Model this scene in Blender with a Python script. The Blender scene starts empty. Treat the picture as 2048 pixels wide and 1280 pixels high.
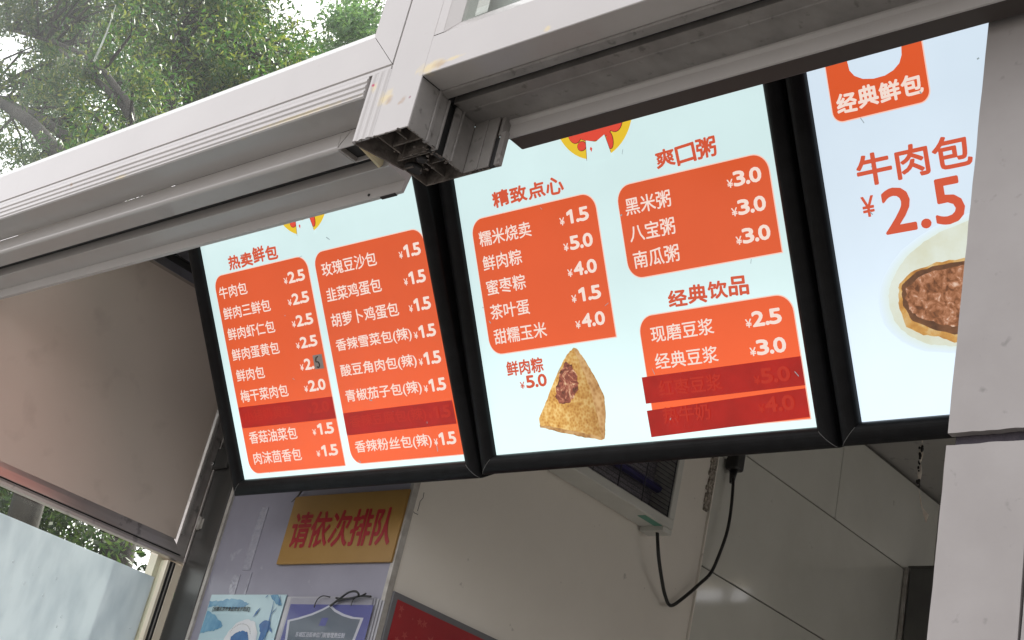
import bpy, bmesh, math, random
import numpy as np
from mathutils import Vector, Matrix

random.seed(7)
S = bpy.context.scene
C = S.collection
rad = math.radians

# ------------------------------------------------------------------ camera
EYE = Vector((0.0, 0.0, 1.6))
RIGHT = Vector((0.74060692, 0.63699308, 0.21387196))
DOWN = Vector((-0.12529535, 0.44362613, -0.88741024))
FWD = Vector((-0.66015337, 0.630425, 0.40836485))
FPX = 2906.757
cam_d = bpy.data.cameras.new('camera')
cam = bpy.data.objects.new('camera', cam_d)
C.objects.link(cam)
m3 = Matrix((RIGHT, -DOWN, -FWD)).transposed()
cam.matrix_world = Matrix.Translation(EYE) @ m3.to_4x4()
cam_d.sensor_width = 36.0
cam_d.lens = 36.0 * FPX / 2048
cam_d.clip_start = 0.05
cam_d.clip_end = 2000
S.camera = cam

# ------------------------------------------------------------------ world and sun
SUN_EL, SUN_AZ = rad(46), rad(-22)          # azimuth measured from +Y towards +X
W = bpy.data.worlds.new('World')
S.world = W
W.use_nodes = True
wn = W.node_tree.nodes
wl = W.node_tree.links
wn.clear()
wo = wn.new('ShaderNodeOutputWorld')
bg = wn.new('ShaderNodeBackground')
sky = wn.new('ShaderNodeTexSky')
sky.sky_type = 'NISHITA'
sky.sun_disc = False
sky.sun_elevation = SUN_EL
sky.sun_rotation = SUN_AZ
sky.air_density = 1.0
sky.dust_density = 6.0
sky.ozone_density = 1.0
haze = wn.new('ShaderNodeMixRGB')          # thin high cloud over the whole sky
haze.inputs[0].default_value = 0.65
haze.inputs[2].default_value = (10.5, 10.1, 10.0, 1)
wl.new(sky.outputs[0], haze.inputs[1])
wl.new(haze.outputs[0], bg.inputs[0])
bg.inputs[1].default_value = 0.125
wl.new(bg.outputs[0], wo.inputs[0])
sun_d = bpy.data.lights.new('sun', 'SUN')
sun_d.energy = 3.0
sun_d.angle = rad(0.6)
sun_d.color = (1.0, 0.95, 0.86)
sun = bpy.data.objects.new('sun', sun_d)
C.objects.link(sun)
to_sun = Vector((math.sin(SUN_AZ) * math.cos(SUN_EL), math.cos(SUN_AZ) * math.cos(SUN_EL), math.sin(SUN_EL)))
sun.rotation_euler = to_sun.to_track_quat('Z', 'Y').to_euler()
S.view_settings.view_transform = 'Standard'
S.view_settings.look = 'None'
S.view_settings.gamma = 1
S.view_settings.exposure = 1.1
S.view_settings.use_curve_mapping = False
S.render.engine = 'CYCLES'
S.cycles.max_bounces = 8
S.cycles.transparent_max_bounces = 16


def at(px, py, y):
    """real point at depth y seen at a position of the photograph"""
    d = RIGHT * ((px - 1024) / FPX) + DOWN * ((py - 640) / FPX) + FWD
    return EYE + d * (y / d.y)


def at_x(px, py, x):
    d = RIGHT * ((px - 1024) / FPX) + DOWN * ((py - 640) / FPX) + FWD
    return EYE + d * (x / d.x)


# ------------------------------------------------------------------ materials
def nmat(name):
    m = bpy.data.materials.new(name)
    m.use_nodes = True
    return m, m.node_tree.nodes, m.node_tree.links, m.node_tree.nodes['Principled BSDF']


def ramp(n, stops):
    r = n.new('ShaderNodeValToRGB')
    e = r.color_ramp.elements
    e[0].position, e[0].color = stops[0][0], (*stops[0][1], 1)
    e[1].position, e[1].color = stops[-1][0], (*stops[-1][1], 1)
    for p, c in stops[1:-1]:
        x = e.new(p)
        x.color = (*c, 1)
    return r


def surf(name, col, col2=None, rough=0.5, metal=0.0, scale=8.0, bump=0.0, bscale=60, specks=0.0, spec=0.5,
         streak=None, speck_scale=40, speck_col=(0.05, 0.045, 0.04), thr=(0.62, 0.7)):
    m, n, l, b = nmat(name)
    col2 = col2 or col
    tc = n.new('ShaderNodeTexCoord')
    mp = n.new('ShaderNodeMapping')
    l.new(tc.outputs['Object'], mp.inputs[0])
    if streak:
        mp.inputs['Scale'].default_value = streak
    nz = n.new('ShaderNodeTexNoise')
    nz.inputs['Scale'].default_value = scale
    nz.inputs['Detail'].default_value = 6
    nz.inputs['Roughness'].default_value = 0.6
    l.new(mp.outputs[0], nz.inputs[0])
    r = ramp(n, [(0.35, col), (0.68, col2)])
    l.new(nz.outputs[0], r.inputs[0])
    out = r.outputs[0]
    if specks:
        n2 = n.new('ShaderNodeTexNoise')
        n2.inputs['Scale'].default_value = speck_scale
        n2.inputs['Detail'].default_value = 3
        l.new(tc.outputs['Object'], n2.inputs[0])
        mr = n.new('ShaderNodeMapRange')
        mr.inputs[1].default_value, mr.inputs[2].default_value = thr
        mr.inputs[4].default_value = specks
        l.new(n2.outputs[0], mr.inputs[0])
        mx = n.new('ShaderNodeMixRGB')
        mx.inputs[2].default_value = (*speck_col, 1)
        l.new(mr.outputs[0], mx.inputs[0])
        l.new(out, mx.inputs[1])
        out = mx.outputs[0]
    l.new(out, b.inputs['Base Color'])
    b.inputs['Roughness'].default_value = rough
    b.inputs['Metallic'].default_value = metal
    b.inputs['Specular IOR Level'].default_value = spec
    if bump:
        n3 = n.new('ShaderNodeTexNoise')
        n3.inputs['Scale'].default_value = bscale
        n3.inputs['Detail'].default_value = 4
        l.new(tc.outputs['Object'], n3.inputs[0])
        bp = n.new('ShaderNodeBump')
        bp.inputs['Strength'].default_value = bump
        bp.inputs['Distance'].default_value = 0.004
        l.new(n3.outputs[0], bp.inputs['Height'])
        l.new(bp.outputs[0], b.inputs['Normal'])
    return m


def stain_frame(name, base, stains):
    """off-white coated aluminium with brown and yellow stains at given world places"""
    m, n, l, b = nmat(name)
    geo = n.new('ShaderNodeNewGeometry')
    nz = n.new('ShaderNodeTexNoise')
    nz.inputs['Scale'].default_value = 7
    nz.inputs['Detail'].default_value = 8
    l.new(geo.outputs['Position'], nz.inputs[0])
    r = ramp(n, [(0.3, tuple(c * 0.93 for c in base)), (0.7, base)])
    l.new(nz.outputs[0], r.inputs[0])
    out = r.outputs[0]
    # fine grime
    n2 = n.new('ShaderNodeTexNoise')
    n2.inputs['Scale'].default_value = 16
    n2.inputs['Detail'].default_value = 9
    n2.inputs['Roughness'].default_value = .75
    l.new(geo.outputs['Position'], n2.inputs[0])
    g = n.new('ShaderNodeMapRange')
    g.inputs[1].default_value, g.inputs[2].default_value = 0.58, 0.85
    g.inputs[4].default_value = 0.35
    l.new(n2.outputs[0], g.inputs[0])
    mx = n.new('ShaderNodeMixRGB')
    mx.inputs[2].default_value = (0.30, 0.24, 0.18, 1)
    l.new(g.outputs[0], mx.inputs[0])
    l.new(out, mx.inputs[1])
    out = mx.outputs[0]
    wz = n.new('ShaderNodeTexNoise')
    wz.inputs['Scale'].default_value = 90
    wz.inputs['Detail'].default_value = 4
    l.new(geo.outputs['Position'], wz.inputs[0])
    for (p, sc, rr, colr, amt) in stains:
        sub = n.new('ShaderNodeVectorMath')
        sub.operation = 'SUBTRACT'
        sub.inputs[1].default_value = p
        l.new(geo.outputs['Position'], sub.inputs[0])
        mul = n.new('ShaderNodeVectorMath')
        mul.operation = 'MULTIPLY'
        mul.inputs[1].default_value = sc
        l.new(sub.outputs[0], mul.inputs[0])
        ln = n.new('ShaderNodeVectorMath')
        ln.operation = 'LENGTH'
        l.new(mul.outputs[0], ln.inputs[0])
        ad = n.new('ShaderNodeMath')
        ad.operation = 'MULTIPLY_ADD'
        l.new(wz.outputs[0], ad.inputs[0])
        ad.inputs[1].default_value = rr * 1.6
        l.new(ln.outputs[1], ad.inputs[2])
        mr = n.new('ShaderNodeMapRange')
        mr.inputs[1].default_value = rr * 2.0
        mr.inputs[2].default_value = rr * 1.15
        mr.inputs[4].default_value = amt
        l.new(ad.outputs[0], mr.inputs[0])
        mx = n.new('ShaderNodeMixRGB')
        mx.inputs[2].default_value = (*colr, 1)
        l.new(mr.outputs[0], mx.inputs[0])
        l.new(out, mx.inputs[1])
        out = mx.outputs[0]
    l.new(out, b.inputs['Base Color'])
    b.inputs['Roughness'].default_value = 0.24
    b.inputs['Coat Weight'].default_value = 0.35
    return m


LITK = 0.48      # the picture is exposed one stop up, so the boards glow at half


def lit(name, col, strength=1.0, gloss=0.25, vary=0.0, edge=False):
    """backlit print: the panel behind it glows through this colour"""
    m, n, l, b = nmat(name)
    b.inputs['Base Color'].default_value = (*[c * 0.14 for c in col], 1)
    b.inputs['Roughness'].default_value = gloss
    b.inputs['Emission Strength'].default_value = strength * LITK
    tc = n.new('ShaderNodeTexCoord')
    nz = n.new('ShaderNodeTexNoise')
    nz.inputs['Scale'].default_value = 4
    nz.inputs['Detail'].default_value = 5
    l.new(tc.outputs['Object'], nz.inputs[0])
    r = ramp(n, [(0.3, tuple(c * (1 - vary) for c in col)), (0.7, col)])
    l.new(nz.outputs[0], r.inputs[0])
    out = r.outputs[0]
    if edge:   # edge-lit acrylic: the tubes along the lower edge make it brighter there
        sp = n.new('ShaderNodeSeparateXYZ')
        l.new(tc.outputs['Object'], sp.inputs[0])
        mr = n.new('ShaderNodeMapRange')
        mr.inputs[1].default_value, mr.inputs[2].default_value = 0.0, 0.30
        mr.inputs[3].default_value, mr.inputs[4].default_value = 1.22, 0.95
        mr.interpolation_type = 'SMOOTHSTEP'
        l.new(sp.outputs[2], mr.inputs[0])
        vm = n.new('ShaderNodeVectorMath')
        vm.operation = 'SCALE'
        l.new(out, vm.inputs[0])
        l.new(mr.outputs[0], vm.inputs['Scale'])
        out = vm.outputs[0]
    l.new(out, b.inputs['Emission Color'])
    return m


WHITE = (0.445, 0.425, 0.412)
ST = lambda px, py, y, sc, r, col, a: (tuple(at(px, py, y)), sc, r, col, a)
M = {}
BR, YE = (0.30, 0.17, 0.07), (0.62, 0.50, 0.24)
M['frame'] = stain_frame('coated_aluminium', WHITE, [
    ST(862, 134, 1.0, (0.5, 1, 1.4), 0.013, YE, .8), ST(880, 128, 1.0, (0.55, 1, 1.5), 0.009, BR, .55),
    ST(905, 117, 1.0, (0.3, 1, 1.8), 0.006, YE, .7),
    ST(772, 195, 1.0, (1, 1, 1), 0.013, YE, .75), ST(778, 200, 1.0, (1, 1, 1), 0.007, BR, .6),
    ST(806, 199, 1.0, (1, 1, 1), 0.006, BR, .5), ST(798, 206, 1.0, (1, 1, 1), 0.004, BR, .5),
    ST(750, 175, 1.0, (1, 1, .6), 0.006, YE, .6), ST(820, 194, 1.0, (1, 1, 1), 0.0025, (.2, .05, .08), .8),
    ST(747, 171, 1.0, (1, 1, 1), 0.0028, (.45, .03, .10), .95),
    ST(1095, 57, 1.0, (1, 1, 1), 0.005, YE, .6),
    ST(480, 282, 1.0, (.5, 1, 1.5), 0.008, YE, .6), ST(600, 232, 1.0, (.08, 1, 2.5), 0.009, YE, .5),
    ST(300, 345, 1.0, (.12, 1, 2.5), 0.009, YE, .5), ST(143, 370, 1.0, (1, 1, 1), 0.005, BR, .6),
    ST(240, 355, 1.0, (.3, 1, 2), 0.006, YE, .6), ST(50, 430, 1.0, (.12, 1, 2.5), 0.009, YE, .45),
    ST(705, 305, 1.05, (1, 1, 1), 0.007, BR, .4),
])
M['frame_grey'] = surf('shaded_grey_aluminium', (.19, .18, .17), (.27, .255, .24), 0.34, scale=20, specks=.5, speck_scale=60)  # same coating as the frame, darkened to imitate shade on sides and undersides
M['hollow'] = surf('grimy_cut_end', (.19, .165, .145), (.05, .042, .036), .8, scale=45, bump=.5, bscale=150)
M['black_gap'] = surf('gap_shade_and_gasket', (.012, .012, .012), (.02, .02, .02), .7)  # black mostly painted in for the shade in gaps, slots and holes
M['beige_block'] = surf('yellowed_plastic', (.62, .60, .42), (.55, .45, .25), .5, scale=30)
M['black_frame'] = surf('black_frame_lacquer', (.006, .006, .0065), (.010, .010, .011), .42, scale=40, spec=.12)
M['seam'] = surf('scratched_seam', (.22, .22, .21), (.10, .10, .10), .5, scale=80)
M['white_print'] = lit('lit_white', (0.69, 0.875, 0.875), 1.0, .18, .09, edge=True)
M['white_print_b'] = lit('lit_cool_white', (0.70, 0.82, 0.93), 1.0, .18, .08, edge=True)
M['orange'] = lit('lit_orange', (0.76, 0.108, 0.030), 1.0, .25, .12, edge=True)
M['edge_pink'] = lit('lit_pink_edge', (0.86, 0.55, 0.45), 1.0, .3)
M['text_white'] = lit('lit_text_white', (0.84, 0.68, 0.60), 1.0, .3)
M['text_red'] = lit('lit_text_red', (0.60, 0.085, 0.035), 1.0, .3)
M['tape'] = lit('red_tape', (.43, .011, .006), 1.0, .35, .28)
M['tape'].node_tree.nodes['Noise Texture'].inputs['Scale'].default_value = 22
M['ghost'] = lit('text_through_tape', (.45, .022, .009), 1.0, .3)
M['yellow'] = lit('lit_yellow', (.78, .52, .03), .95)
M['red_blob'] = lit('lit_red', (.72, .07, .04), .95)
M['dark_line'] = lit('lit_dark_line', (.16, .03, .03), .8)
M['sticker'] = lit('grey_sticker', (.22, .185, .165), 1.0, .5, .3)
M['ink'] = surf('black_ink', (.01, .01, .01))
M['blue_wall'] = surf('painted_lilac_grey', (.215, .21, .26), (.265, .26, .315), .38, scale=5, specks=.25, speck_scale=25, speck_col=(.55, .55, .6), thr=(.66, .72), bump=.08, bscale=12)
M['plaster'] = surf('grey_plaster', (.72, .68, .61), (.77, .73, .66), .38, scale=3, specks=.35, speck_scale=30, speck_col=(.1, .08, .06), thr=(.70, .74), bump=.12, bscale=10)
M['tile'] = surf('glazed_grey_tile', (.55, .55, .50), (.62, .62, .57), .07, scale=3, specks=.3, speck_scale=24, speck_col=(.12, .10, .08), thr=(.70, .76))
M['grout'] = surf('dark_grout', (.10, .10, .09), (.16, .15, .14), .9, scale=40)
M['joint'] = surf('dark_pillar_joint', (.035, .030, .040), (.06, .05, .06), .9, scale=50, bump=.8, bscale=120)
M['pillar'] = surf('off_white_pillar_tile', (.27, .25, .24), (.32, .30, .29), .45, scale=6, specks=.6, speck_scale=55, speck_col=(.13, .12, .115), thr=(.64, .76), bump=.1, bscale=30)
M['dark_post'] = surf('dark_metal_post', (.030, .032, .032), (.050, .048, .045), .30, scale=5, streak=(1, 1, .2))
M['trim'] = surf('pale_trim', (.45, .43, .40), (.30, .28, .25), .5, scale=40)
M['cream'] = surf('cream_frame', (.66, .58, .46), (.72, .66, .54), .4, scale=10)
M['brown_panel'] = surf('greasy_taupe_panel', (.53, .45, .385), (.58, .49, .42), .36, metal=.05, scale=2.0, specks=.22, speck_scale=14, speck_col=(.15, .10, .08), thr=(.60, .80), bump=.06, bscale=5)
M['panel_frame'] = surf('brushed_panel_frame', (.50, .46, .44), (.62, .58, .55), .30, metal=.75, scale=6, streak=(1, 1, 6), specks=.4, speck_scale=40)
M['steel'] = surf('shiny_steel', (.5, .5, .5), (.6, .6, .6), .18, metal=1.0, scale=12)
M['cable'] = surf('black_cable', (.012, .012, .012), rough=.4)
M['gold'] = surf('mustard_sign_board', (.27, .15, .034), (.31, .175, .042), .4, scale=4)
M['crimson'] = surf('crimson_letters', (.28, .008, .014), rough=.4)
M['paper_teal'] = surf('poster_pale_teal', (.36, .50, .55), (.44, .58, .60), .25, scale=4)
M['paper_blue'] = surf('poster_wash_blue', (.07, .20, .34), (.20, .40, .52), .25, scale=18)
M['paper_white'] = surf('poster_white', (.62, .62, .62), (.55, .58, .62), .25, scale=20)
M['deep_blue'] = surf('poster_deep_blue', (.03, .09, .25), (.06, .17, .35), .25, scale=30)
M['violet'] = surf('poster_violet_blue', (.08, .09, .26), (.12, .13, .33), .22, scale=10)
M['slate'] = surf('poster_slate', (.10, .13, .15), (.15, .18, .20), .22, scale=12)
M['red_poster'] = surf('deep_red_poster', (.26, .010, .016), (.33, .015, .02), .3, scale=8)
M['star'] = surf('dull_red_star', (.42, .07, .06), (.36, .05, .04), .35, scale=60)
M['grey_border'] = surf('grey_border', (.12, .125, .13), (.15, .15, .16), .5)
M['zap'] = surf('grey_enamel_case', (.58, .58, .54), (.52, .52, .48), .4, scale=12)
M['zap_in'] = surf('dark_grille_mesh', (.10, .095, .11), (.30, .28, .31), .6, scale=260)
M['uv'] = surf('violet_tube', (.05, .045, .16), rough=.3)
M['wire'] = surf('black_wire', (.02, .02, .025), rough=.4)
M['mint'] = surf('green_label', (.10, .30, .22), rough=.5)
M['flypaper'] = surf('brittle_flypaper', (.80, .76, .68), (.6, .52, .42), .6, scale=40)
M['ceiling'] = surf('dull_ceiling', (.36, .35, .33), (.42, .41, .39), .6, scale=5, specks=.3)
M['outer_wall'] = surf('outer_render', (.45, .44, .42), (.52, .50, .48), .8, scale=3)
M['cabinet'] = surf('dark_cabinet', (.10, .10, .10), (.13, .13, .12), .45)
M['pave'] = surf('paving', (.12, .115, .11), (.16, .155, .145), .85, scale=2)
M['bark'] = surf('bark', (.020, .016, .013), (.040, .032, .025), .9, scale=14, streak=(1, 1, .2), bump=.8, bscale=40)
M['backing'] = surf('grey_backing', (.40, .40, .39), (.46, .45, .44), .5, scale=6)
M['bulb'] = surf('dark_flex', (.05, .04, .035), rough=.6)


def glass_mat(name, tint, smudge, film=False):
    m = bpy.data.materials.new(name)
    m.use_nodes = True
    n, l = m.node_tree.nodes, m.node_tree.links
    n.clear()
    out = n.new('ShaderNodeOutputMaterial')
    tr = n.new('ShaderNodeBsdfTransparent')
    tr.inputs[0].default_value = (*tint, 1)
    gl = n.new('ShaderNodeBsdfGlossy')
    gl.inputs['Roughness'].default_value = .02
    lw = n.new('ShaderNodeLayerWeight')
    pw = n.new('ShaderNodeMath')
    pw.operation = 'POWER'
    pw.inputs[1].default_value = 5.0
    l.new(lw.outputs['Facing'], pw.inputs[0])
    pa = n.new('ShaderNodeMath')
    pa.operation = 'MULTIPLY_ADD'
    pa.inputs[1].default_value, pa.inputs[2].default_value = .14, .008
    l.new(pw.outputs[0], pa.inputs[0])
    mx = n.new('ShaderNodeMixShader')
    l.new(pa.outputs[0], mx.inputs[0])
    l.new(tr.outputs[0], mx.inputs[1])
    l.new(gl.outputs[0], mx.inputs[2])
    df = n.new('ShaderNodeBsdfTranslucent')
    df.inputs[0].default_value = (.75, .78, .78, 1)
    tc = n.new('ShaderNodeTexCoord')
    nz = n.new('ShaderNodeTexNoise')
    nz.inputs['Scale'].default_value = 9
    nz.inputs['Detail'].default_value = 3
    l.new(tc.outputs['Object'], nz.inputs[0])
    mr = n.new('ShaderNodeMapRange')
    mr.inputs[1].default_value, mr.inputs[2].default_value = .5, .75
    mr.inputs[3].default_value, mr.inputs[4].default_value = smudge * .3, smudge
    l.new(nz.outputs[0], mr.inputs[0])
    m2 = n.new('ShaderNodeMixShader')
    l.new(mr.outputs[0], m2.inputs[0])
    l.new(mx.outputs[0], m2.inputs[1])
    l.new(df.outputs[0], m2.inputs[2])
    l.new(m2.outputs[0], out.inputs[0])
    return m


M['glass'] = glass_mat('window_glass', (.95, .98, .96), .022)
M['sleeve'] = glass_mat('clear_sleeve', (.92, .92, .94), .04)


def film_mat():
    m = bpy.data.materials.new('frosted_film')
    m.use_nodes = True
    n, l = m.node_tree.nodes, m.node_tree.links
    n.clear()
    out = n.new('ShaderNodeOutputMaterial')
    tc = n.new('ShaderNodeTexCoord')
    mp = n.new('ShaderNodeMapping')
    mp.inputs['Scale'].default_value = (1, 4, 1.3)
    l.new(tc.outputs['Object'], mp.inputs[0])
    nz = n.new('ShaderNodeTexNoise')
    nz.inputs['Scale'].default_value = 7
    nz.inputs['Detail'].default_value = 4
    l.new(mp.outputs[0], nz.inputs[0])
    r = ramp(n, [(.30, (.60, .65, .685)), (.60, (.71, .755, .785))])
    l.new(nz.outputs[0], r.inputs[0])
    tl = n.new('ShaderNodeBsdfTranslucent')
    l.new(r.outputs[0], tl.inputs[0])
    df = n.new('ShaderNodeBsdfDiffuse')
    l.new(r.outputs[0], df.inputs[0])
    gl = n.new('ShaderNodeBsdfGlossy')
    gl.inputs['Roughness'].default_value = .3
    a = n.new('ShaderNodeMixShader')
    a.inputs[0].default_value = .25
    l.new(tl.outputs[0], a.inputs[1])
    l.new(df.outputs[0], a.inputs[2])
    b = n.new('ShaderNodeMixShader')
    b.inputs[0].default_value = .05
    l.new(a.outputs[0], b.inputs[1])
    l.new(gl.outputs[0], b.inputs[2])
    l.new(b.outputs[0], out.inputs[0])
    return m


M['film'] = film_mat()


def leaf_mat(name, c1, c2, c3):
    m = bpy.data.materials.new(name)
    m.use_nodes = True
    n, l = m.node_tree.nodes, m.node_tree.links
    n.clear()
    out = n.new('ShaderNodeOutputMaterial')
    g = n.new('ShaderNodeNewGeometry')
    r = ramp(n, [(0, c1), (.6, c2), (1, c3)])
    l.new(g.outputs['Random Per Island'], r.inputs[0])
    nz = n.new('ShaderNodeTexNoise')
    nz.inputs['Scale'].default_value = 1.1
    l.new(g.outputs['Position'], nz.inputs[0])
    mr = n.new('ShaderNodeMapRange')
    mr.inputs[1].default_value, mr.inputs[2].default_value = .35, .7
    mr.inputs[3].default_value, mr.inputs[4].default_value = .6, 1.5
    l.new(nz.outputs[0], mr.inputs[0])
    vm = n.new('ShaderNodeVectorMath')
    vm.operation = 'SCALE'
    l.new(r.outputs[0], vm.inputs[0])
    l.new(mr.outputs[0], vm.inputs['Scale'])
    d = n.new('ShaderNodeBsdfPrincipled')
    d.inputs['Roughness'].default_value = .45
    l.new(vm.outputs[0], d.inputs['Base Color'])
    t = n.new('ShaderNodeBsdfTranslucent')
    v2 = n.new('ShaderNodeVectorMath')
    v2.operation = 'MULTIPLY'
    v2.inputs[1].default_value = (1.7, 1.9, .9)
    l.new(vm.outputs[0], v2.inputs[0])
    l.new(v2.outputs[0], t.inputs[0])
    mx = n.new('ShaderNodeMixShader')
    mx.inputs[0].default_value = .45
    l.new(d.outputs[0], mx.inputs[1])
    l.new(t.outputs[0], mx.inputs[2])
    l.new(mx.outputs[0], out.inputs[0])
    return m


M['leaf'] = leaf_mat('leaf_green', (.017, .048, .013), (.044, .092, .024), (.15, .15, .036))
M['leaf_shaded'] = leaf_mat('leaf_shaded', (.016, .032, .016), (.030, .050, .022), (.055, .075, .030))  # darker leaf copy; shade on the low shrubs is put into the colour
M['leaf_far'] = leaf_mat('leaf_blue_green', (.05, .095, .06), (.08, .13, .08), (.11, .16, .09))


# ------------------------------------------------------------------ builders
def tag(o, label=None, cat=None, group=None, kind=None):
    if label: o['label'] = label
    if cat: o['category'] = cat
    if group: o['group'] = group
    if kind: o['kind'] = kind
    return o


def empty(name, loc=(0, 0, 0), rot=(0, 0, 0)):
    o = bpy.data.objects.new(name, None)
    C.objects.link(o)
    o.location = loc
    o.rotation_euler = rot
    o.empty_display_size = .1
    bpy.context.view_layer.update()
    return o


class MB:
    """collects shapes given in world (or parent) coordinates into one mesh object"""
    def __init__(s): s.bm = bmesh.new()

    def box(s, x0, x1, y0, y1, z0, z1, bev=0.0, seg=2):
        b = bmesh.new()
        bmesh.ops.create_cube(b, size=1)
        for v in b.verts:
            v.co = Vector(((x0 + x1) / 2 + v.co.x * (x1 - x0), (y0 + y1) / 2 + v.co.y * (y1 - y0), (z0 + z1) / 2 + v.co.z * (z1 - z0)))
        if bev: bmesh.ops.bevel(b, geom=b.edges[:], offset=bev, segments=seg, profile=.5, affect='EDGES')
        s.add(b)
        return s

    def add(s, b, mat=None):
        me = bpy.data.meshes.new('tmp')
        b.to_mesh(me)
        b.free()
        if mat: me.transform(mat)
        s.bm.from_mesh(me)
        bpy.data.meshes.remove(me)

    def prism(s, poly, axis, a0, a1, cut0=None, cut1=None):
        """closed 2D polygon swept along an axis; cut functions give slanted ends"""
        b = bmesh.new()
        P = {'x': lambda u, v, t: (t, u, v), 'y': lambda u, v, t: (u, t, v), 'z': lambda u, v, t: (u, v, t)}[axis]
        A = [b.verts.new(P(u, v, cut0(u, v) if cut0 else a0)) for u, v in poly]
        B = [b.verts.new(P(u, v, cut1(u, v) if cut1 else a1)) for u, v in poly]
        k = len(poly)
        for i in range(k): b.faces.new((A[i], A[(i + 1) % k], B[(i + 1) % k], B[i]))
        b.faces.new(A[::-1]); b.faces.new(B)
        bmesh.ops.recalc_face_normals(b, faces=b.faces[:])
        s.add(b)
        return s

    def tube(s, pts, r, k=8, r1=None):
        pts = [Vector(p) for p in pts]
        b = bmesh.new()
        rings = []
        r1 = r if r1 is None else r1
        N = len(pts)
        up = Vector((0.13, 0.31, .94))
        for i, p in enumerate(pts):
            d = (pts[min(i + 1, N - 1)] - pts[max(i - 1, 0)]).normalized()
            if abs(d.dot(up)) > .96: up = Vector((1, .2, 0)).normalized()
            a = d.cross(up).normalized(); c = d.cross(a)
            q = r + (r1 - r) * i / max(1, N - 1)
            rings.append([b.verts.new(p + a * math.cos(2 * math.pi * j / k) * q + c * math.sin(2 * math.pi * j / k) * q) for j in range(k)])
        for A, B in zip(rings, rings[1:]):
            for j in range(k):
                f = b.faces.new((A[j], A[(j + 1) % k], B[(j + 1) % k], B[j])); f.smooth = True
        b.faces.new(rings[0][::-1]); b.faces.new(rings[-1])
        s.add(b)
        return s

    def face(s, pts):
        s.bm.faces.new([s.bm.verts.new(p) for p in pts])
        return s

    def build(s, name, mat, parent=None, smooth=False):
        me = bpy.data.meshes.new(name)
        s.bm.to_mesh(me); s.bm.free()
        me.materials.append(mat)
        if smooth:
            for p in me.polygons: p.use_smooth = True
        o = bpy.data.objects.new(name, me)
        C.objects.link(o)
        if parent: o.parent = parent
        return o


def box(name, x0, x1, y0, y1, z0, z1, mat, parent=None, bev=0.0):
    return MB().box(x0, x1, y0, y1, z0, z1, bev).build(name, mat, parent)


def smooth_path(p, n=8):
    p = [Vector(q) for q in p]
    out = []
    for i in range(len(p) - 1):
        a, b, c, d = p[max(i - 1, 0)], p[i], p[i + 1], p[min(i + 2, len(p) - 1)]
        for k in range(n):
            t = k / n
            out.append(.5 * ((2 * b) + (c - a) * t + (2 * a - 5 * b + 4 * c - d) * t * t + (3 * b - a - 3 * c + d) * t ** 3))
    out.append(p[-1])
    return out


# ------------------------------------------------------------------ lettering
_cache = {}


def glyphs(s, weight):
    k = (s, weight)
    if k not in _cache:
        cu = bpy.data.curves.new('t', 'FONT')
        cu.body = s
        cu.offset = weight
        cu.resolution_u = 3
        cu.fill_mode = 'FRONT'
        ob = bpy.data.objects.new('t', cu)
        C.objects.link(ob)
        bpy.context.view_layer.update()
        dg = bpy.context.evaluated_depsgraph_get()
        me = bpy.data.meshes.new_from_object(ob.evaluated_get(dg))
        vs = [(v.co.x, v.co.y) for v in me.vertices]
        fs = [tuple(p.vertices) for p in me.polygons]
        bpy.data.meshes.remove(me)
        bpy.data.objects.remove(ob)
        bpy.data.curves.remove(cu)
        _cache[k] = (vs, fs)
    return _cache[k]


def fit(s, u0, u1, v0, v1, weight):
    vs, fs = glyphs(s, 0.0)
    xs = [v[0] for v in vs]; ys = [v[1] for v in vs]
    ax, bx, ay, by = min(xs), max(xs), min(ys), max(ys)
    return [(u0 + (x - ax) / (bx - ax) * (u1 - u0), v0 + (y - ay) / (by - ay) * (v1 - v0)) for x, y in vs], fs


def text(name, s, u0, u1, v0, v1, mat, parent, P, weight=0.0, jitter=0.0, seed=1, bold=None):
    """P maps (u, v) on the surface to a point in the parent's space"""
    rnd = random.Random(seed)
    V, F = [], []
    if jitter:
        n = len(s); w = (u1 - u0) / n
        for i, ch in enumerate(s):
            sc = 1 + rnd.uniform(-.10, .06)
            a0 = u0 + w * i + w * .04; a1 = a0 + w * .90
            cv = rnd.uniform(-1, 1) * jitter * (v1 - v0)
            vs, fs = fit(ch, a0, a1, v0 + cv, v0 + cv + (v1 - v0) * sc, weight)
            ang = rnd.uniform(-1, 1) * jitter * 1.2
            cx, cy = (a0 + a1) / 2, (v0 + v1) / 2
            vs = [(cx + (x - cx) * math.cos(ang) - (y - cy) * math.sin(ang), cy + (x - cx) * math.sin(ang) + (y - cy) * math.cos(ang)) for x, y in vs]
            F += [tuple(q + len(V) for q in f) for f in fs]; V += vs
    else:
        V, F = fit(s, u0, u1, v0, v1, weight)
    w = weight * (v1 - v0) if bold is None else bold
    pts, Q = [], list(F)
    pts = [P(u, v) for u, v in V]
    if w > .0001:
        base = list(V)
        n0 = len(base)
        kk = 8
        a0, a1 = P(0, 0), P(0, .01)
        for k in range(kk):
            a = 2 * math.pi * k / kk
            for u, v in base:
                p = P(u + w * math.cos(a), v + w * math.sin(a))
                pts.append((p[0] - PN[0] * 2e-5 * (k + 1), p[1] - PN[1] * 2e-5 * (k + 1), p[2]))
            Q += [tuple(q + n0 * (k + 1) for q in f) for f in F]
    me = bpy.data.meshes.new(name)
    me.from_pydata(pts, [], Q)
    me.materials.append(mat)
    o = bpy.data.objects.new(name, me)
    C.objects.link(o)
    if parent: o.parent = parent
    return o


PN = (0, 1)      # lettering here always faces its parent's -Y side


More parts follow.
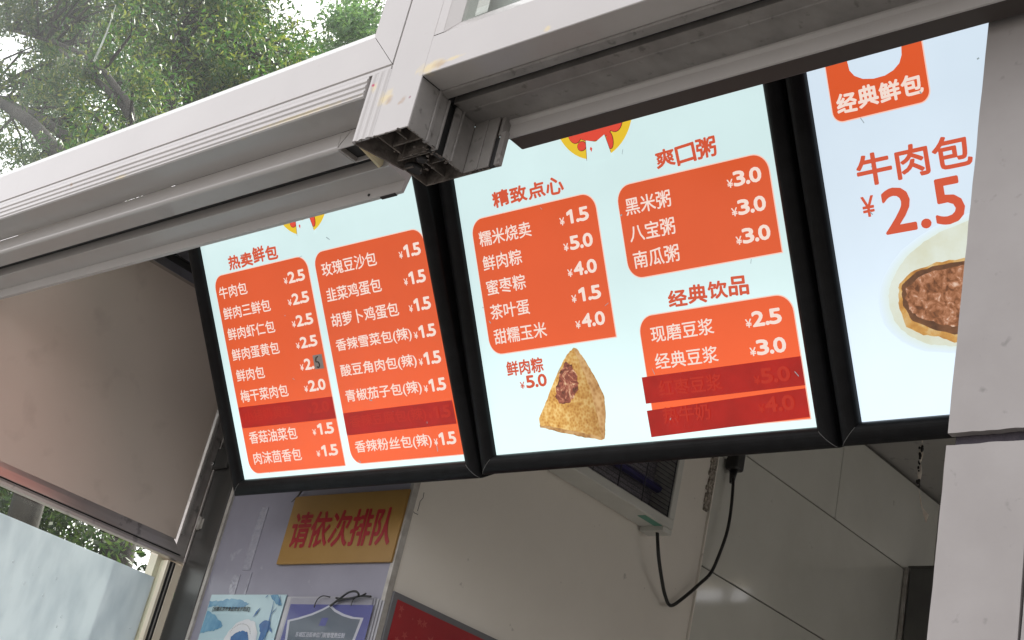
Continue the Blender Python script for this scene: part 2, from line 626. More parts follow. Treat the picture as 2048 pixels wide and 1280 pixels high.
def sheet(name, poly, mat, parent, P, depth=None):
    me = bpy.data.meshes.new(name)
    me.from_pydata([P(u, v) for u, v in poly], [], [tuple(range(len(poly)))])
    me.materials.append(mat)
    o = bpy.data.objects.new(name, me)
    C.objects.link(o)
    if parent: o.parent = parent
    return o


def rrect(u0, u1, v0, v1, r, corners='TL TR BL'):
    out = []
    for c, cx, cy, a in (('BL', u0, v0, 180), ('BR', u1, v0, 270), ('TR', u1, v1, 0), ('TL', u0, v1, 90)):
        if c in corners.split():
            ox = cx + (r if 'L' in c else -r); oy = cy + (r if 'B' in c else -r)
            out += [(ox + r * math.cos(rad(a + t * 90 / 8)), oy + r * math.sin(rad(a + t * 90 / 8))) for t in range(9)]
        else:
            out.append((cx, cy))
    return out


# ================================================================== the setting
g = MB(); g.box(-400, 400, -400, 400, -.2, 0)
tag(g.build('ground', M['pave']), kind='structure')

ZE = 1.6
XS = -2.043        # inner side wall of the shop
XP = -2.72         # glazed end wall of the kiosk
YB = 1.80          # wall behind the boards
CEIL = ZE + 1.61

# back of the shop
tag(box('ceiling', XS - .8, 6, 1.46, 4.62, CEIL, CEIL + .05, M['ceiling']), kind='structure')
tag(box('floor', XP, 6, 1.16, 4.6, .004, .02, surf('pale_floor_tile', (.46, .44, .40), (.52, .50, .46), .4, scale=3)), kind='structure')
mb = MB().prism([(1.165, ZE + 1.290), (1.455, CEIL), (1.455, CEIL + .05), (1.165, ZE + 1.315)], 'x', XP + .01, 6)
tag(mb.build('added_soffit', M['ceiling']), kind='structure')  # unseen slope added to close the light leak behind the front frame
bw = empty('back_wall', (0, 4.5, 0))
box('wall_below', XS + .6, 6, 0, .12, .02, ZE + 1.490, M['plaster'], bw)
box('wall_above', XS + .6, 6, 0, .12, ZE + 1.578, CEIL, M['plaster'], bw)
box('wall_beside', XS + .6, -.985, 0, .12, ZE + 1.4905, ZE + 1.5775, M['plaster'], bw)
for x_ in (-.86, .2, 1.3, 2.4): box('window_bar', x_ - .012, x_ + .012, .03, .06, ZE + 1.4905, ZE + 1.5775, M['grout'], bw)  # window fits the glint in the tiles; its right length is added for fill
tag(bw, 'grey wall at the far end of the shop with a high window lengthened for fill light', 'wall')
uw = box('sun_block_wall', XP - .05, 7, 2.0, 4.62, CEIL + .055, 5.4, M['outer_wall'])  # unseen block, added so the front stays out of the sun
tag(uw, 'unseen wall block added above the kiosk roof to keep the sun off the front', 'wall')

# lilac-grey wall facing the street, between the dark post and the inner side wall
t = empty('painted_wall', (-2.33, YB, 0))
def loc(parent):
    """makes world-space coordinates local to a parent that is only translated"""
    L = parent.location
    return lambda x0, x1, y0, y1, z0, z1: (x0 - L.x, x1 - L.x, y0 - L.y, y1 - L.y, z0 - L.z, z1 - L.z)
q = loc(t)
box('wall_face', *q(-2.614, XS - .008, YB, YB + .12, .02, CEIL - .003), M['blue_wall'], t)
box('corner_trim', *q(XS - .007, XS + .003, YB - .003, YB + .012, .02, CEIL - .003), M['trim'], t)
box('edge_trim', *q(-2.622, -2.612, YB - .006, YB + .02, .02, CEIL - .003), M['trim'], t)
for (a, b_, c_, d_) in ((-2.505, -2.478, .66, .80), (-2.475, -2.468, .58, .655), (-2.53, -2.505, .57, .65)):
    box('tape_residue', *q(a, b_, YB - .0012, YB - .0002, ZE + c_, ZE + d_), M['trim'], t)
tag(t, 'lilac grey painted wall under the left menu board, with tape marks', 'wall')
for o in t.children:
    if o.name.startswith('tape_residue'):
        o.data.materials.clear(); 
        if 'residue' not in M:
            M['residue'] = surf('old_tape_residue', (.25, .25, .30), (.33, .33, .38), .2, scale=60, bump=.5, bscale=80)
        o.data.materials.append(M['residue'])

# plaster side wall, then glazed tiles further in
t = empty('side_wall', (XS, 2.3, 0))
q = loc(t)
box('plaster_face', *q(XS - .12, XS, YB + .0125, 2.742, .02, CEIL - .003), M['plaster'], t)
crk = MB()
for path in (((848, 985), (846, 996), (840, 1003), (838, 1012), (835, 1022)), ((818, 1017), (824, 1020), (829, 1026), (836, 1029))):
    crk.tube([at_x(a, b_, XS + .0004) - t.location for a, b_ in path], .0006, 4)
crk.build('plaster_crack', M['grout'], t)
tag(t, 'bare grey plaster side wall with a small crack, left of the tiles', 'wall')

t = empty('tiled_wall', (XS, 3.4, 0))
q = loc(t)
box('grout_bed', *q(XS - .12, XS - .006, 2.744, 5.0, .02, CEIL - .003), M['grout'], t)
H = .331
z = ZE + .652 * 2.043
rows = []
zz = z
while zz > .1: zz -= H
k = 0
while zz < CEIL - .01:
    z0, z1 = max(zz + .0015, .03), min(zz + H - .0015, CEIL - .012)
    off = 0.0 if k % 2 == 0 else .0
    edges = [2.747, 3.318, 3.90, 4.48, 4.99] if (zz > z - .01) else [2.747, 3.745, 4.99]
    for a, b_ in zip(edges, edges[1:]):
        if z1 - z0 > .02:
            pr = random.uniform(-.0012, .0012)
            MB().box(*q(XS - .006, XS + .0 + pr, a + .0015, b_ - .0015, z0, z1), bev=.0012, seg=1).build('tile', M['tile'], t)
    zz += H; k += 1
box('vertical_bead', *q(XS - .001, XS + .006, 2.7425, 2.7465, .02, CEIL - .02), M['plaster'], t)
rg = MB()
for i in range(46):
    zc = ZE + 1.13 + .22 * i / 46
    rg.box(*q(XS - .001, XS + .003 + random.uniform(0, .003), 2.725 + random.uniform(-.008, .004), 2.738 + random.uniform(-.002, .01), zc, zc + .012), bev=.0015, seg=1)
rg.build('rough_filler', surf('crumbling_filler', (.09, .075, .06), (.50, .45, .38), .9, scale=140, bump=.8, bscale=200), t)
gm = MB()
rnd = random.Random(77)
for i in range(60):
    y_ = rnd.uniform(3.28, 4.0); r_ = rnd.uniform(.0015, .006)
    z_ = ZE + .652 * 2.043 + H - .002 + rnd.gauss(0, .006)
    if z_ < CEIL - .02: gm.box(*q(XS + .0006, XS + .0013, y_ - r_ * 2.5, y_ + r_ * 2.5, z_ - r_ * .6, z_ + r_ * .6))
gm.build('grease_marks', M['grout'], t)['kind'] = 'stuff'
tag(t, 'glossy grey tiled inner side wall with dark thin joints', 'wall')

cb = empty('tall_cabinet', (-1.75, 3.9, 0))
q = loc(cb)
box('cabinet_body', *q(XS + .004, -1.64, 3.735, 4.4, .02, ZE + 1.346), M['cabinet'], cb, .004)
box('cabinet_door', *q(XS + .02, -1.66, 3.722, 3.733, .12, ZE + 1.33), M['cabinet'], cb, .003)
box('edge_strip', *q(XS + .004, XS + .016, 3.718, 3.733, .02, ZE + 1.335), M['trim'], cb, .001)
tag(cb, 'dark cabinet at the deep end of the tiled wall', 'cabinet')

# dark post at the left corner
t = empty('corner_post', (-2.66, YB, 0))
q = loc(t)
box('post', *q(-2.710, -2.6225, YB - .008, YB + .10, .02, CEIL - .003), M['dark_post'], t, .002)
br = MB().box(*q(-2.724, -2.655, YB - .016, YB - .009, ZE + .895, ZE + .945), bev=.002)
br.build('latch_plate', M['dark_post'], t)
for dx, dz, r in ((-2.712, .927, .0035), (-2.708, .908, .006)):
    MB().tube([Vector((dx, YB - .0205, ZE + dz)) - t.location, Vector((dx, YB - .016, ZE + dz)) - t.location], r, 12).build('screw', M['steel'], t)
tag(t, 'dark vertical metal post between the taupe panel and the lilac wall', 'post')

# ------------------------------------------------------------------ right pillar
YP = 1.175
t = empty('tiled_pillar', (-.45, YP, 0))
q = loc(t)
xl = -.5235 * YP
xr = -.452 * YP
box('pillar_core', *q(xl + .004, 2.5, YP + .010, YP + .10, .02, ZE + 1.29), M['joint'], t)
zj0, zj1 = ZE + .4607 * YP, ZE + .4715 * YP


def rough_tile(x0, x1, z0, z1, seed):
    rnd = random.Random(seed)
    n = 26
    pts = []
    def edge(a, b_, k):
        for i in range(k):
            u = i / k
            j = .0004 if 0 < i else 0
            pts.append((a[0] + (b_[0] - a[0]) * u + rnd.uniform(-j, j), a[1] + (b_[1] - a[1]) * u + rnd.uniform(-j, j)))
    edge((x0, z0), (x1, z0), 10); edge((x1, z0), (x1, z1), n); edge((x1, z1), (x0, z1), 10); edge((x0, z1), (x0, z0), n)
    return [(u - t.location.x, v - t.location.z) for u, v in pts]


hts = [zj1 + i * .6 for i in range(2)]
tid = 0
for (x0, x1) in ((xl, xr - .0016), (xr + .0016, xr + .30), (xr + .303, xr + .60), (xr + .603, 2.5)):
    zb = zj0
    spans = [(zj1, min(zj1 + .6, ZE + 1.28)), (zj1 + .602, ZE + 1.28)]
    zc = zj0
    while zc > .05:
        spans.append((max(zc - .6, .02), zc)); zc -= .603
    for a, b_ in spans:
        if b_ - a < .03: continue
        tid += 1
        MB().prism(rough_tile(x0, x1, a, b_, tid), 'y', 0.0 + random.uniform(0, .0008), .0098).build('tile', M['pillar'], t)
tag(t, 'off white tiled pillar with a black horizontal joint, on the right', 'pillar')

# ------------------------------------------------------------------ front window of white aluminium
win = empty('aluminium_window', (-1.36, 1.05, 0))
OW = Vector((win.location.x, win.location.y, 0))
FL, FR = XP - .75, 3.0
Z = lambda v: ZE + v
sub = lambda poly: [(a - OW.y, b_) for a, b_ in poly]
X = lambda v: v - OW.x
top = 2.30


def ribs(z0, z1, n, y):
    out = []
    d = (z1 - z0) / n
    for i in range(n):
        a = z0 + d * i
        out += [(y, Z(a)), (y - .0016, Z(a + d * .25)), (y - .0016, Z(a + d * .55)), (y, Z(a + d * .8))]
    return out


# left sash: bottom rail - ribbed foot, flange, mitred face with glazing bead
poly = [(1.0526, Z(1.051)), (1.002, Z(1.051)), (1.0, Z(1.053))] + ribs(1.0555, 1.0845, 3, 1.0) + [(1.0, Z(1.0860)), (1.0526, Z(1.0860))]
MB().prism(sub(poly), 'x', X(FL), X(-1.4425)).build('rail_foot', M['frame'], win)
poly = [(1.035, Z(1.0862)), (1.0, Z(1.0862)), (1.0, Z(1.0918)), (1.0020, Z(1.0925)), (1.0020, Z(1.0943)), (1.035, Z(1.0943))]
MB().prism(sub(poly), 'x', X(FL), X(-1.3990)).build('rail_flange', M['frame'], win)
poly = [(1.035, Z(1.0945)), (1.0018, Z(1.0945)), (1.0, Z(1.0957)), (1.0, Z(1.1570)), (1.0015, Z(1.1585)), (1.0015, Z(1.1600)), (1.004, Z(1.1612)), (1.012, Z(1.1795)), (1.035, Z(1.1795))]
MB().prism(sub(poly), 'x', X(FL), X(-1.4), cut1=lambda u, v: X(-1.3990 - (v - Z(1.0955)) * .92 - .0010)).build('sash_rail', M['frame'], win)
# stile of the left sash
st = MB()
poly = [(-1.3995, 1.0), (-1.3995, 1.035), (-1.4752, 1.035), (-1.4752, 1.012), (-1.4600, 1.004), (-1.4585, 1.0)]
poly = [(X(a), b_ - OW.y) for a, b_ in poly]
st.prism(poly, 'z', Z(1.18), Z(top), cut0=lambda u, v: Z(1.0955) + (X(-1.3990) - u) / .92 + .0002)
st.build('sash_stile', M['frame'], win)
# ribbed adapter left of the mullion, running to the cut end
rp = []
for i in range(3):
    a = -1.4355 + i * .0135
    rp += [(a, 1.0), (a + .0030, .9983), (a + .0075, .9983), (a + .0105, 1.0)]
poly = [(-1.3952, 1.0), (-1.3952, 1.003), (-1.4335, 1.003), (-1.4370, 1.001)]
poly = [(X(a), b_ - OW.y) for a, b_ in poly]
poly2 = [(X(a), b_ - OW.y) for a, b_ in ([(-1.4365, 1.0035)] + rp + [(-1.3955, 1.0), (-1.3955, 1.0035)])]
MB().prism(poly2, 'z', Z(.9744), Z(1.0858)).build('ribbed_adapter', M['frame'], win)
aw = MB()
aw.prism([(X(a), b_ - OW.y) for a, b_ in [(-1.4365, 1.0036), (-1.4335, 1.0036), (-1.4125, 1.082), (-1.4155, 1.082)]], 'z', Z(.9744), Z(1.0508))
aw.prism([(X(a), b_ - OW.y) for a, b_ in [(-1.4125, 1.079), (-1.3945, 1.079), (-1.3945, 1.082), (-1.4125, 1.082)]], 'z', Z(.9744), Z(1.0508))
aw.build('adapter_wall', M['hollow'], win)

# mullion: hollow extrusion, walls 2.5 mm, cut end open below
mu = MB().box(X(-1.3965), X(-1.3263), 1.0 - OW.y, 1.0025 - OW.y, Z(.9735), Z(top), bev=.0006, seg=1).build('mullion', M['frame'], win)
wl_ = MB()
def wbox(mb, x0, x1, y0, y1, z0, z1, bev=.0004): mb.box(X(x0), X(x1), y0 - OW.y, y1 - OW.y, Z(z0), Z(z1), bev=bev, seg=1)
wbox(wl_, -1.3290, -1.3265, 1.0026, 1.0350, .9727, 1.0535)
wbox(wl_, -1.3325, -1.3240, 1.0352, 1.0400, .9722, 1.0535)
wbox(wl_, -1.3290, -1.3265, 1.0402, 1.0545, .9716, 1.0535)
wbox(wl_, -1.3350, -1.3240, 1.0546, 1.0580, .9716, 1.0500)
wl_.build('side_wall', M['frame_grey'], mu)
wi = MB()
wbox(wi, -1.3940, -1.3915, 1.0026, 1.0540, .978, 1.0535)
wbox(wi, -1.3915, -1.3292, 1.0345, 1.0370, .979, 1.0535)
wbox(wi, -1.3640, -1.3618, 1.0026, 1.0344, .982, 1.0535)
wbox(wi, -1.3915, -1.3465, 1.0560, 1.0585, .974, 1.0535)
wi.build('inner_wall', M['hollow'], mu)
# rear chamber
rc = MB()
wbox(rc, -1.3330, -1.3300, 1.0750, 1.0870, .9735, 1.0535)
wbox(rc, -1.3380, -1.3270, 1.0872, 1.0900, .9740, 1.0530)
wbox(rc, -1.3360, -1.3335, 1.0907, 1.1180, .9735, 1.0535)
wbox(rc, -1.3333, -1.3120, 1.1180, 1.1205, .9735, 1.0535)
wbox(rc, -1.3119, -1.3070, 1.1165, 1.1205, .9735, 1.0535)
wbox(rc, -1.3069, -1.2870, 1.1180, 1.1205, .9735, 1.0535)
wbox(rc, -1.2770, -1.2680, 1.1180, 1.1260, .9735, 1.0260)
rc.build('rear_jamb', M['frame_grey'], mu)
box('side_gap', X(-1.3460), X(-1.3372), 1.0586 - OW.y, 1.0860 - OW.y, Z(.9760), Z(1.0536), M['black_gap'], mu)  # black filler box imitates the deep shade of this gap
box('jamb_slot_fill', X(-1.2868), X(-1.2772), 1.121 - OW.y, 1.1255 - OW.y, Z(.9738), Z(1.020), M['black_gap'], mu)  # black box put in for the darkness of the open slot
ri = MB()
wbox(ri, -1.4120, -1.3465, 1.0640, 1.0665, .978, 1.0535)
wbox(ri, -1.4120, -1.4095, 1.0826, 1.1235, .9735, 1.0535)
wbox(ri, -1.4120, -1.2872, 1.1236, 1.1262, .9735, 1.0535)
wbox(ri, -1.3780, -1.3755, 1.0666, 1.1235, .980, 1.0535)
wbox(ri, -1.3754, -1.3362, 1.0930, 1.0950, .983, 1.0535)
ri.build('rear_chamber', M['hollow'], mu)
# roof inside the chambers so they read as deep dark holes, with crumbs of sealant round the cut
box('chamber_top', X(-1.3938), X(-1.3300), 1.0028 - OW.y, 1.123 - OW.y, Z(1.054), Z(1.070), M['black_gap'], mu)
cr = MB()
rnd = random.Random(3)
for i in range(110):
    w = rnd.choice(('f', 'r', 'b', 'l', 'm'))
    if w == 'f': p = (rnd.uniform(-1.436, -1.327), 1.001)
    elif w == 'r': p = (-1.3275, rnd.uniform(1.0, 1.056))
    elif w == 'b': p = (rnd.uniform(-1.41, -1.27), 1.1225)
    elif w == 'm': p = (rnd.uniform(-1.39, -1.335), rnd.uniform(1.035, 1.095))
    else: p = (-1.3348, rnd.uniform(1.066, 1.118))
    r = rnd.uniform(.0005, .0021)
    b = bmesh.new()
    bmesh.ops.create_icosphere(b, subdivisions=1, radius=r)
    for v_ in b.verts: v_.co *= rnd.uniform(.6, 1.3)
    cr.add(b, Matrix.Translation((X(p[0]), p[1] - OW.y, Z(.9732) - r * .1)) @ Matrix.Diagonal((rnd.uniform(.6, 1.8), rnd.uniform(.6, 1.8), .7, 1)))
cr.build('sealant_crumbs', M['hollow'], mu)['kind'] = 'stuff'
for (x, y, r) in ((-1.402, 1.088, .013), (-1.372, 1.074, .008)):
    MB().tube([(X(x), y - OW.y, Z(.981)), (X(x), y - OW.y, Z(.9755))], r, 12).build('dirt_plug', M['black_gap'], mu)

# left: tube under the sash, groove and lower rail
poly = []
for (cy, cz, a0) in ((1.0526 + .006, 1.021 + .006, 180), (1.091 - .003, 1.021 + .003, 270)):
    rr = cz - 1.021
    for i in range(5):
        a = rad(a0 + i * 22.5)
        poly.append((cy + rr * math.cos(a), Z(cz + rr * math.sin(a))))
poly += [(1.091, Z(1.0505)), (1.0526, Z(1.0505))]
MB().prism(sub(poly), 'x', X(FL), X(-1.5420)).build('lower_tube', M['frame'], win)
te = MB()
def tb(x0, x1, y0, y1, z0, z1): te.box(X(x0), X(x1), y0 - OW.y, y1 - OW.y, Z(z0), Z(z1), bev=.0005, seg=1)
te.prism([(X(a), Z(c)) for a, c in [(-1.5415, 1.0240), (-1.5405, 1.0212), (-1.5020, 1.0212), (-1.5020, 1.0480), (-1.5060, 1.0505), (-1.5200, 1.0505), (-1.5405, 1.0250)]], 'y', 1.0530 - OW.y, 1.0548 - OW.y)
te.prism([(X(a), Z(c)) for a, c in [(-1.5418, 1.0262), (-1.5220, 1.0505), (-1.5418, 1.0505)]], 'y', 1.0530 - OW.y, 1.0548 - OW.y)
tb(-1.5415, -1.5020, 1.0890, 1.0908, 1.0212, 1.0505)
tb(-1.5415, -1.5380, 1.0550, 1.0888, 1.0212, 1.0505)
te.build('tube_end', M['frame'], win)
box('tube_hole_fill', X(-1.5378), X(-1.5042), 1.0552 - OW.y, 1.0886 - OW.y, Z(1.0285), Z(1.0504), M['black_gap'], win)  # solid black fill stands in for the shaded inside of the tube
tip = MB().prism([(1.0535 - OW.y, Z(1.0210)), (1.1030 - OW.y, Z(1.0110)), (1.1060 - OW.y, Z(1.0180)), (1.1060 - OW.y, Z(1.0504)), (1.0535 - OW.y, Z(1.0504))], 'x', X(-1.5010), X(-1.4970))
tip.build('end_plate', M['beige_block'], win)
box('groove', X(FL), X(-1.4400), 1.0912 - OW.y, 1.1095 - OW.y, Z(1.034), Z(1.0504), M['black_gap'], win)
poly = [(1.1097, Z(1.0504)), (1.1097, Z(1.0165)), (1.1120, Z(1.0160)), (1.1135, Z(1.0180)), (1.1470, Z(1.0150)), (1.1488, Z(.9975)), (1.1540, Z(.9965)), (1.1540, Z(1.0504))]
MB().prism(sub(poly), 'x', X(FL), X(-1.49), cut1=lambda u, v: X(-1.4930 + (u + OW.y - 1.1097) * .0 + (v - Z(1.0)) * .25)).build('lower_rail', M['frame'], win)
box('rail_hole_patch', X(-1.540), X(-1.508), 1.1495 - OW.y, 1.1551 - OW.y, Z(.9955), Z(1.010), M['black_gap'], win)  # black patch painted on as the dark opening of the rail
MB().tube([(X(-1.565), 1.1480 - OW.y, Z(1.0045)), (X(-1.565), 1.1465 - OW.y, Z(1.0045))], .0022, 10).build('screw_hole', M['black_gap'], win)

# right transom
R0 = -1.3260
poly = [(1.0380, Z(1.0545)), (1.0010, Z(1.0545)), (1.0, Z(1.0555)), (1.0, Z(1.1190)), (1.0012, Z(1.1200)), (1.0100, Z(1.1380)), (1.0380, Z(1.1380))]
MB().prism(sub(poly), 'x', X(R0), X(FR)).build('transom_face', M['frame'], win)
tr = MB()
tr.prism(sub([(1.0382, Z(1.0525)), (1.0400, Z(1.0510)), (1.0515, Z(1.0495)), (1.0530, Z(1.0510)), (1.0530, Z(1.08)), (1.0382, Z(1.08))]), 'x', X(R0 + .001), X(FR))
tr.prism(sub([(1.0680, Z(1.0540)), (1.0870, Z(1.0540)), (1.0880, Z(1.0528)), (1.0905, Z(1.0528)), (1.0915, Z(1.0540)), (1.1290, Z(1.0530)), (1.1290, Z(1.08)), (1.0680, Z(1.08))]), 'x', X(-1.3340), X(FR))
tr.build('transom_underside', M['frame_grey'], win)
box('transom_slot', X(R0 + .001), X(FR), 1.0532 - OW.y, 1.0678 - OW.y, Z(1.064), Z(1.08), M['black_gap'], win)
tr = MB()
tr.prism(sub([(1.1292, Z(1.0530)), (1.1292, Z(1.0500)), (1.1320, Z(1.0480)), (1.1335, Z(1.0465)), (1.1335, Z(1.0260)), (1.1360, Z(1.0255)), (1.1360, Z(1.08)), (1.1292, Z(1.08))]), 'x', X(-1.2850), X(FR))
tr.build('track_lip', M['frame'], win)
box('track_seal', X(-1.2800), X(FR), 1.1362 - OW.y, 1.1655 - OW.y, Z(1.0265), Z(1.08), M['bulb'], win, .002)
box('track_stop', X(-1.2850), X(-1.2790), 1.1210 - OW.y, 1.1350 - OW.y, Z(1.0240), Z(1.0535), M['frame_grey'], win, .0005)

# panes
box('glass_pane', X(FL), X(-1.4700), 1.0130 - OW.y, 1.0175 - OW.y, Z(1.172), Z(top), M['glass'], win)
box('glass_pane', X(-1.3000), X(FR), 1.0110 - OW.y, 1.0160 - OW.y, Z(1.132), Z(top), M['glass'], win)
mb = MB()
poly = [(-1.3255, 1.0), (-1.3255, 1.030), (-1.2900, 1.030), (-1.2900, 1.0100), (-1.3080, 1.0012), (-1.3090, 1.0)]
mb.prism([(X(a), b_ - OW.y) for a, b_ in poly], 'z', Z(1.139), Z(top), cut0=lambda u, v: Z(1.1205) + max(0, u - X(-1.3090)) * .95)
mb.build('sash_stile', M['frame'], win)
box('end_stile', X(FL - .05), X(FL - .0005), .998 - OW.y, 1.0540 - OW.y, Z(.99), Z(top + .08), M['frame'], win, .001)
box('top_rail', X(FL), X(FR), 1.0005 - OW.y, 1.0500 - OW.y, Z(top + .001), Z(top + .08), M['frame'], win, .001)
sc_ = MB()
a0, a1 = at(232, 10, 1.0122) , at(188, 122, 1.0122)
sc_.tube(smooth_path([(X(a0.x), a0.y - OW.y, a0.z), (X((a0.x + a1.x) / 2 + .006), (a0.y + a1.y) / 2 - OW.y, (a0.z + a1.z) / 2), (X(a1.x), a1.y - OW.y, a1.z)], 6), .0008, 5, .0026)
scm = glass_mat('dried_drip', (.9, .9, .88), .9)
sc_.build('dried_drip', scm, win)
tag(win, 'off white aluminium window frame with glass above, its stained mullion cut off at the bottom', 'window frame')

bl = empty('pane_backing', (0, 1.06, 0))  # added grey sheet, so this pane shows grey instead of sky
q = loc(bl)
box('backing_sheet', *q(-1.322, 3.0, 1.075, 1.08, Z(1.085), Z(top + .3)), M['backing'], bl)
box('backing_bar', *q(-1.322, 3.0, 1.070, 1.088, Z(1.0815), Z(1.098)), M['frame_grey'], bl, .002)
tag(bl, 'grey blind sheet added behind the upper right window pane to hide the sky', 'backing')

# ------------------------------------------------------------------ glazed end wall at the left
ew = empty('end_window', (XP, 1.5, 0))
q = loc(ew)
zk = lambda r: ZE + r * 2.72
Y0 = 1.165
# upper hinged panel, standing 14 mm in front of the glass frame
px = XP + .004
box('taupe_panel', *q(px, px + .004, Y0, 1.752, zk(.2640), ZE + 1.262), M['brown_panel'], ew)
fr = MB()
fr.prism([(a - ew.location.x, b_) for a, b_ in [(px, zk(.2640)), (px + .005, zk(.2640)), (px + .0075, zk(.2600)), (px + .0090, zk(.2545)), (px + .0090, zk(.2535)), (px, zk(.2535))]], 'y', Y0 - ew.location.y, 1.7905 - ew.location.y,
         cut1=lambda u, v: 1.7905 - ew.location.y - max(0, (v - zk(.2472)) * .95))
fr.build('panel_rail', M['panel_frame'], ew)
fr = MB()
fr.prism([(a - ew.location.x, b_) for a, b_ in [(px, zk(.2522)), (px + .009, zk(.2522)), (px + .011, zk(.2505)), (px + .010, zk(.2480)), (px, zk(.2472))]], 'y', Y0 - ew.location.y, 1.797 - ew.location.y)
fr.build('bottom_lip', M['panel_frame'], ew)
box('rail_groove', *q(px, px + .006, Y0, 1.795, zk(.2523), zk(.2534)), M['black_gap'], ew)
fr = MB()
fr.prism([(a - ew.location.x, b_ - ew.location.y) for a, b_ in [(px, 1.7530), (px + .005, 1.7530), (px + .0085, 1.757), (px + .009, 1.7850), (px + .006, 1.7862), (px, 1.7862)]], 'z', zk(.2472), ZE + 1.262,
         cut0=lambda u, v: zk(.2472) + max(0, 1.7905 - (v + ew.location.y)) / .95)
fr.build('panel_stile', M['panel_frame'], ew)
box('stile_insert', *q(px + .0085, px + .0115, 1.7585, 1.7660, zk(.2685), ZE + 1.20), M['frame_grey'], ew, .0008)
box('edge_bead', *q(px, px + .012, 1.7870, 1.7925, zk(.2480), ZE + 1.262), M['panel_frame'], ew, .002)
hg = MB().tube([(XP + .022 - ew.location.x, 1.790 - ew.location.y, ZE + .752), (XP + .022 - ew.location.x, 1.790 - ew.location.y, ZE + .782)], .0055, 10)
hg.box(*q(XP + .016, XP + .034, 1.7915, 1.7945, ZE + .755, ZE + .779), bev=.001)
hg.build('hinge', M['trim'], ew)
# top rail and bright channel
box('top_channel', *q(px, px + .020, Y0, 1.79, ZE + 1.262, ZE + 1.283), M['steel'], ew, .001)
box('top_channel_slot', *q(px, px + .016, Y0, 1.79, ZE + 1.2835, ZE + 1.300), M['black_gap'], ew)
box('upper_channel', *q(px, px + .028, Y0, 1.79, ZE + 1.3005, ZE + 1.330), M['steel'], ew, .001)
box('upper_slot', *q(px, px + .018, Y0, 1.79, ZE + 1.3305, ZE + 1.350), M['cabinet'], ew)
# lower light: glass, film, cream jamb
box('glass_pane', *q(XP - .022, XP - .018, Y0 - .3, 1.7590, ZE - .60, zk(.2480)), M['glass'], ew)
box('frosted_film', *q(XP - .0172, XP - .0164, Y0 - .3, 1.7480, ZE - .60, zk(.2312)), M['film'], ew)
box('glass_jamb', *q(XP - .030, XP - .002, 1.7592, 1.7650, ZE - .62, zk(.2470)), M['cream'], ew)
box('dark_gasket', *q(XP - .028, XP - .001, 1.7652, 1.7795, ZE - .62, zk(.2468)), M['black_gap'], ew)
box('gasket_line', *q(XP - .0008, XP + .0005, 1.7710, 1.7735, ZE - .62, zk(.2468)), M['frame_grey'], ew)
box('outer_jamb', *q(XP - .030, XP - .000, 1.7797, 1.7985, ZE - .62, zk(.2470)), M['cream'], ew, .001)
box('outer_jamb_top', *q(XP - .030, XP - .001, 1.7930, 1.7985, zk(.2472), ZE + 1.28), M['cream'], ew)
box('jamb_outside', *q(XP - .060, XP - .0305, 1.7480, 1.7985, ZE - .62, ZE + 1.28), M['cream'], ew)
box('sill', *q(XP - .05, XP + .03, Y0 - .3, 1.79, ZE - .66, ZE - .6205), M['frame'], ew, .002)
box('apron', *q(XP - .03, XP, Y0 - .3, 1.79, .0, ZE - .6605), M['outer_wall'], ew)
dr = MB()
rnd = random.Random(12)
for i in range(34):
    y_ = rnd.uniform(1.30, 1.74); z_ = rnd.uniform(ZE + .33, ZE + .60); r = rnd.uniform(.0012, .0026)
    b = bmesh.new()
    bmesh.ops.create_icosphere(b, subdivisions=2, radius=r)
    dr.add(b, Matrix.Translation((XP - .0160 - ew.location.x, y_ - ew.location.y, z_)) @ Matrix.Diagonal((.5, 1, 1.4, 1)))
wm = surf('water_drop', (.75, .82, .85), rough=.05)
d_ = dr.build('water_drops', wm, ew, True); d_['kind'] = 'stuff'
tag(ew, 'kiosk end window on the left, taupe hinged panel above clear and frosted glass', 'window')

# loose conduit and brackets between the panel and the left board
cd = empty('cable_bracket', (-2.5, 1.6, ZE + 1.15))
L = cd.location
MB().tube([p - L for p in smooth_path([at(396, 520, 1.62), at(402, 600, 1.66), at(400, 660, 1.69), at(418, 705, 1.70), at(432, 745, 1.72)], 6)], .006, 8).build('conduit', M['bulb'], cd, True)
b_ = MB().box(-.03, .03, -.006, .006, -.05, .05, bev=.003)
o = b_.build('bracket', M['dark_post'], cd); o.location = at(404, 700, 1.74) - L; o.rotation_euler = (0, rad(15), 0)
tag(cd, 'dark conduit and bracket squeezed beside the left edge of the first menu board', 'cable bracket')

# ------------------------------------------------------------------ menu boards
D = 1.65
ZB = ZE + .4865 * D
WB = .6262


def P(k): return lambda u, v: (u, -.0010 - .0006 * k, v)


